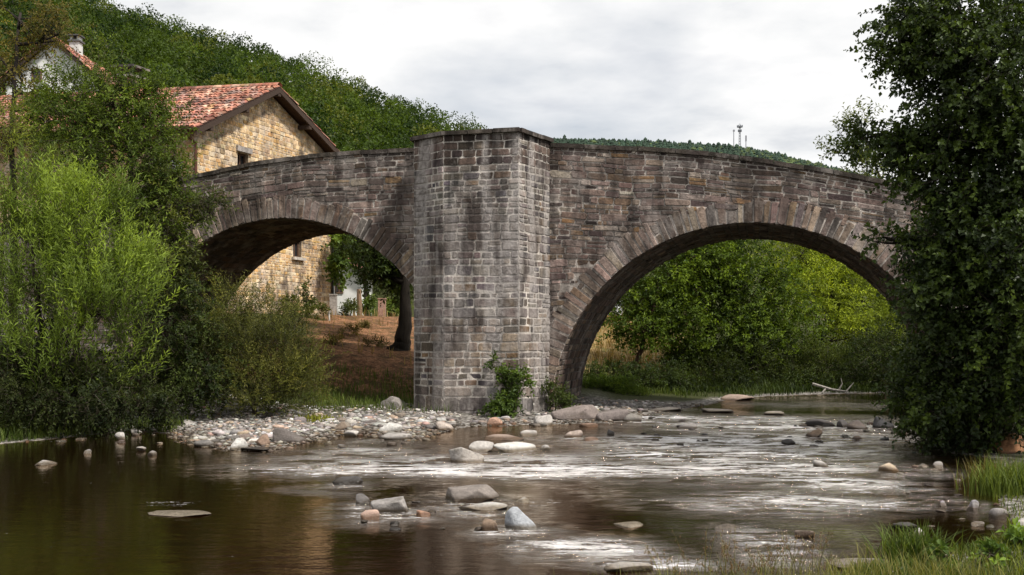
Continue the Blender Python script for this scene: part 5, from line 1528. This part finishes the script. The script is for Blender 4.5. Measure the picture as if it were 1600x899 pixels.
# cobbles on the bar, one object each, then the fine gravel as one mass
CPAL = [(PALE, 4), (WHT, 1.6), (GREY, 3.5), (PINK, 0.8), (TAN, 0.9), ((0.14, 0.125, 0.115), 2.2), ((0.2, 0.17, 0.14), 1.5)]
def cobbles():
    r = np.random.default_rng(91)
    zones = [((300, 420), (676, 694), 30, 'pale cobble on the gravel bar beside the left bushes', 'cobbles on the gravel bar by the left bushes'),
             ((430, 570), (650, 676), 38, 'pale cobble on the gravel bar before the left arch', 'cobbles on the gravel bar before the left arch'),
             ((570, 720), (652, 672), 55, 'pale cobble piled on the beach at the foot of the pier', 'cobbles piled at the pier foot'),
             ((735, 865), (656, 667), 26, 'pink or pale cobble at the water line right of the pier', 'cobbles at the water line by the pier shrub'),
             ((925, 1010), (630, 650), 26, 'pale cobble on the bank beside the right arch foot', 'cobbles beside the right arch foot'),
             ((20, 250), (676, 694), 16, 'small stone along the shaded left waterline', 'stones along the shaded left waterline'),
             ((1000, 1400), (650, 700), 26, 'small wet stone breaking the rapids on the right', 'wet stones in the rapids'),
             ((1380, 1560), (720, 830), 18, 'small stone in the shallows along the right bank', 'stones along the right bank'),
             ((480, 700), (676, 700), 16, 'small stone in the shallows before the beach', 'stones in the shallows before the beach'),
             ((520, 700), (765, 830), 9, 'small wet stone near the foreground boulders', 'small stones near the foreground boulders')]
    k = 0
    for (xa, xb), (ya, yb), n, lab, grp in zones:
        for i in range(n):
            px, py = r.uniform(xa, xb), r.uniform(ya, yb)
            w = (r.uniform(9, 27) if k < 125 else r.uniform(7, 19)) * (0.85 if py < 660 else 1.0)
            rock('cobble', lab, px, py, w, w * r.uniform(0.2, 0.38), pick(r, CPAL, 0.1) * (1.05 if k < 125 else 0.85) * (0.35 if 'wet' in lab else 1), 0.25, 5, seed=5000 + k, group=grp, sub=2, cat='cobble')
            k += 1
cobbles()

def gravel():
    r = np.random.default_rng(92); mb = MB()
    v0, f0 = ICO[1]
    m = 20000
    a = r.random(m) < 0.8
    px = np.where(a, r.uniform(255, 720, m), r.uniform(735, 1110, m)); py = np.where(a, r.uniform(628, 706, m), r.uniform(632, 668, m))
    Yg = CAMZ * F / (py - HOR); Xg = (px - 800) / F * Yg
    D = river_sd(Xg, Yg); Zg = height(Xg, Yg, D)
    ok = np.nonzero((D > -0.25) & (D < 5) & (Zg > -0.06))[0][:10500]
    q = np.stack([Xg, Yg, 0 * Xg], -1)
    for i in ok:
        x, y, z = Xg[i], Yg[i], Zg[i]
        s = min(abs(r.normal()) ** 2.0 * 0.022 + 0.014, 0.075)
        v = v0 * (1 + r.uniform(-0.3, 0.25, (len(v0), 1))) * np.array([s, s * r.uniform(0.6, 1), s * r.uniform(0.22, 0.5)])
        t = r.uniform(0, 6.28); ca, sa = math.cos(t), math.sin(t)
        v = np.c_[v[:, 0] * ca - v[:, 1] * sa, v[:, 0] * sa + v[:, 1] * ca, v[:, 2]] + [x, y, z + s * 0.15]
        mb.add(v, [f0], pick(r, CPAL, 0.2) * 1.12)
    o = mb.build('gravel', ROCK, None, True); tag(o, kind='stuff')
gravel()

# ------------------------------------------------------------------ grass
def grass(name, pts, hmin, hmax, wid, colA, colB, seed, lean=0.5, kind='stuff', label=None, cat=None):
    r = np.random.default_rng(seed); pts = np.asarray(pts); n = len(pts)
    h = r.uniform(hmin, hmax, n)[:, None]; a = r.uniform(0, 6.28, n)
    d = np.c_[np.cos(a), np.sin(a), np.zeros(n)]; sd = np.c_[-np.sin(a), np.cos(a), np.zeros(n)]
    ln = r.uniform(0.1, 1.0, (n, 1)) * lean
    up = np.array([[0, 0, 1.0]])
    rows = []
    for t, w in ((0, 1.0), (0.4, 0.85), (0.75, 0.55), (1.0, 0.08)):
        c = pts + up * h * t * (1 - 0.3 * ln * t) + d * h * ln * t * t
        rows += [c - sd * wid * w * 0.5, c + sd * wid * w * 0.5]
    v = np.stack(rows, 1).reshape(-1, 3); k = np.arange(n)[:, None] * 8
    q = np.concatenate([k + np.array([[2 * i, 2 * i + 1, 2 * i + 3, 2 * i + 2]]) for i in range(3)])
    m = np.clip(r.uniform(-0.2, 0.8, (n, 1)) + 0.5 * vnoise(pts * 2.3, seed)[:, None] + 0.15, 0, 1); col = (np.array(colA) * (1 - m) + np.array(colB) * m) * r.uniform(0.8, 1.2, (n, 1))
    mb = MB(); mb.add(v, [q], np.repeat(col, 8, 0))
    o = mb.build(name, LEAF)
    tag(o, label, cat, None, kind)
    return o

def scatter(r, n, xr, yr, dmin=0.0, dmax=9, clump=0.0):
    out = []
    while len(out) < n:
        x = r.uniform(*xr, 4000); y = r.uniform(*yr, 4000); d = river_sd(x, y)
        k = (d > dmin) & (d < dmax)
        if clump: k &= vnoise(np.stack([x, y, 0 * x], -1) * 2.0, 55) > r.uniform(-1, 0.6, 4000) * clump
        x, y = x[k], y[k]; z = height(x, y, d[k])
        out += list(np.stack([x, y, z], -1))
        if not k.any(): break
    return np.array(out[:n])
rg = np.random.default_rng(95)
grass('grass', np.concatenate([scatter(rg, 6500, (0.5, 6.5), (7.4, 10.5), -0.03, 4, 0.6), scatter(rg, 3500, (5.2, 8.2), (10, 15), 0.0, 3, 0.6)]), 0.04, 0.15, 0.010, (0.04, 0.07, 0.010), (0.18, 0.20, 0.03), 96, 1.1)
grass('meadow_grass', np.concatenate([scatter(rg, 5000, (-13.5, -7), (18.3, 22), 0.05, 4), scatter(rg, 2600, (-6.5, -1.5), (24.5, 30), 1.2, 9, 0.8), scatter(rg, 2200, (2.0, 5.5), (31, 37), 0.3, 9, 0.7)]), 0.08, 0.3, 0.02, (0.045, 0.075, 0.014), (0.13, 0.165, 0.035), 97, 0.7)
grass('riverside_grass', scatter(rg, 4500, (4.0, 14), (31.5, 38.5), 0.05, 5, 0.6), 0.1, 0.38, 0.025, (0.014, 0.026, 0.006), (0.06, 0.085, 0.016), 99, 0.9)
grass('dry_grass', np.concatenate([scatter(rg, 3500, (2, 7.2), (36, 60), 2, 40, 0.8), scatter(rg, 350, (-8, -2), (31, 47), 3, 30, 0.9)]), 0.12, 0.5, 0.03, (0.16, 0.10, 0.04), (0.36, 0.26, 0.11), 98, 0.7)

def tuft(px, Y, n, h0, h1, rad, label, seed, colA=(0.05, 0.08, 0.015), colB=(0.16, 0.2, 0.04), wid=0.012, lean=0.7):
    r = np.random.default_rng(seed); f = np.array(foot(px, Y))
    p = f + np.c_[r.normal(size=(n, 2)) * rad, np.zeros(n)]
    p[:, 2] = np.maximum(height(p[:, 0], p[:, 1]), -0.05)
    return grass('grass_tuft', p, h0, h1, wid, colA, colB, seed, lean, None, label, 'grass tuft')
tuft(1580, 12.6, 700, 0.25, 0.55, 0.22, 'tuft of long green grass behind the grey boulder at the right edge', 101)
tuft(1545, 13.2, 350, 0.2, 0.5, 0.14, 'drier brownish grass tuft at the right bank, left of the long green tuft', 102, (0.10, 0.08, 0.02), (0.24, 0.19, 0.07))
tuft(1430, 8.9, 420, 0.2, 0.42, 0.14, 'fan of green reed leaves leaning left at the bottom right bank', 103, lean=1.0)
tuft(495, 22.6, 260, 0.05, 0.16, 0.22, 'yellow-green mossy patch on the pale gravel bar', 104, (0.16, 0.17, 0.02), (0.30, 0.29, 0.05), 0.03)

def tall_stems():
    """flowering grass stalks along the bottom edge, one clump"""
    r = np.random.default_rng(105)
    root = thing('flowering_grass', 'airy clump of thin flowering grass stalks at the bottom, before the sky reflection', 'grass clump', foot(1170, 7.7))
    ms, mh = MB(), MB()
    for k in range(70):
        px = r.uniform(1030, 1290); Y = r.uniform(7.3, 7.9); f = np.array(foot(px, Y)); f[2] = max(f[2], -0.1)
        h = r.uniform(0.2, 0.52); a = r.uniform(0, 6.28); l = r.uniform(0.03, 0.22)
        t = np.linspace(0, 1, 5)[:, None]
        pts = f + np.array([0, 0, h]) * t + np.array([math.cos(a), math.sin(a), 0]) * l * t ** 2
        c = np.array((0.20, 0.18, 0.06)) * r.uniform(0.5, 1.2)
        tube(ms, pts, np.linspace(0.0028, 0.0012, 5), 4, c)
        for j in range(r.integers(5, 12)):
            q = pts[-1] + (pts[-2] - pts[-1]) * r.uniform(0, 1.2) + r.normal(size=3) * 0.012
            v, f_ = ICO[1]; mh.add(q + v * np.array([0.004, 0.004, 0.009]), [f_], np.array((0.22, 0.14, 0.07)) * r.uniform(0.7, 1.3))
    ms.build('stalk', LEAF, root); mh.build('seed_head', LEAF, root)
tall_stems()
p = scatter(rg, 1500, (0.2, 3.8), (7.0, 8.3), -0.1, 2.0)
grass('bank_grass', p, 0.1, 0.36, 0.006, (0.08, 0.09, 0.02), (0.22, 0.2, 0.06), 106, 0.8)
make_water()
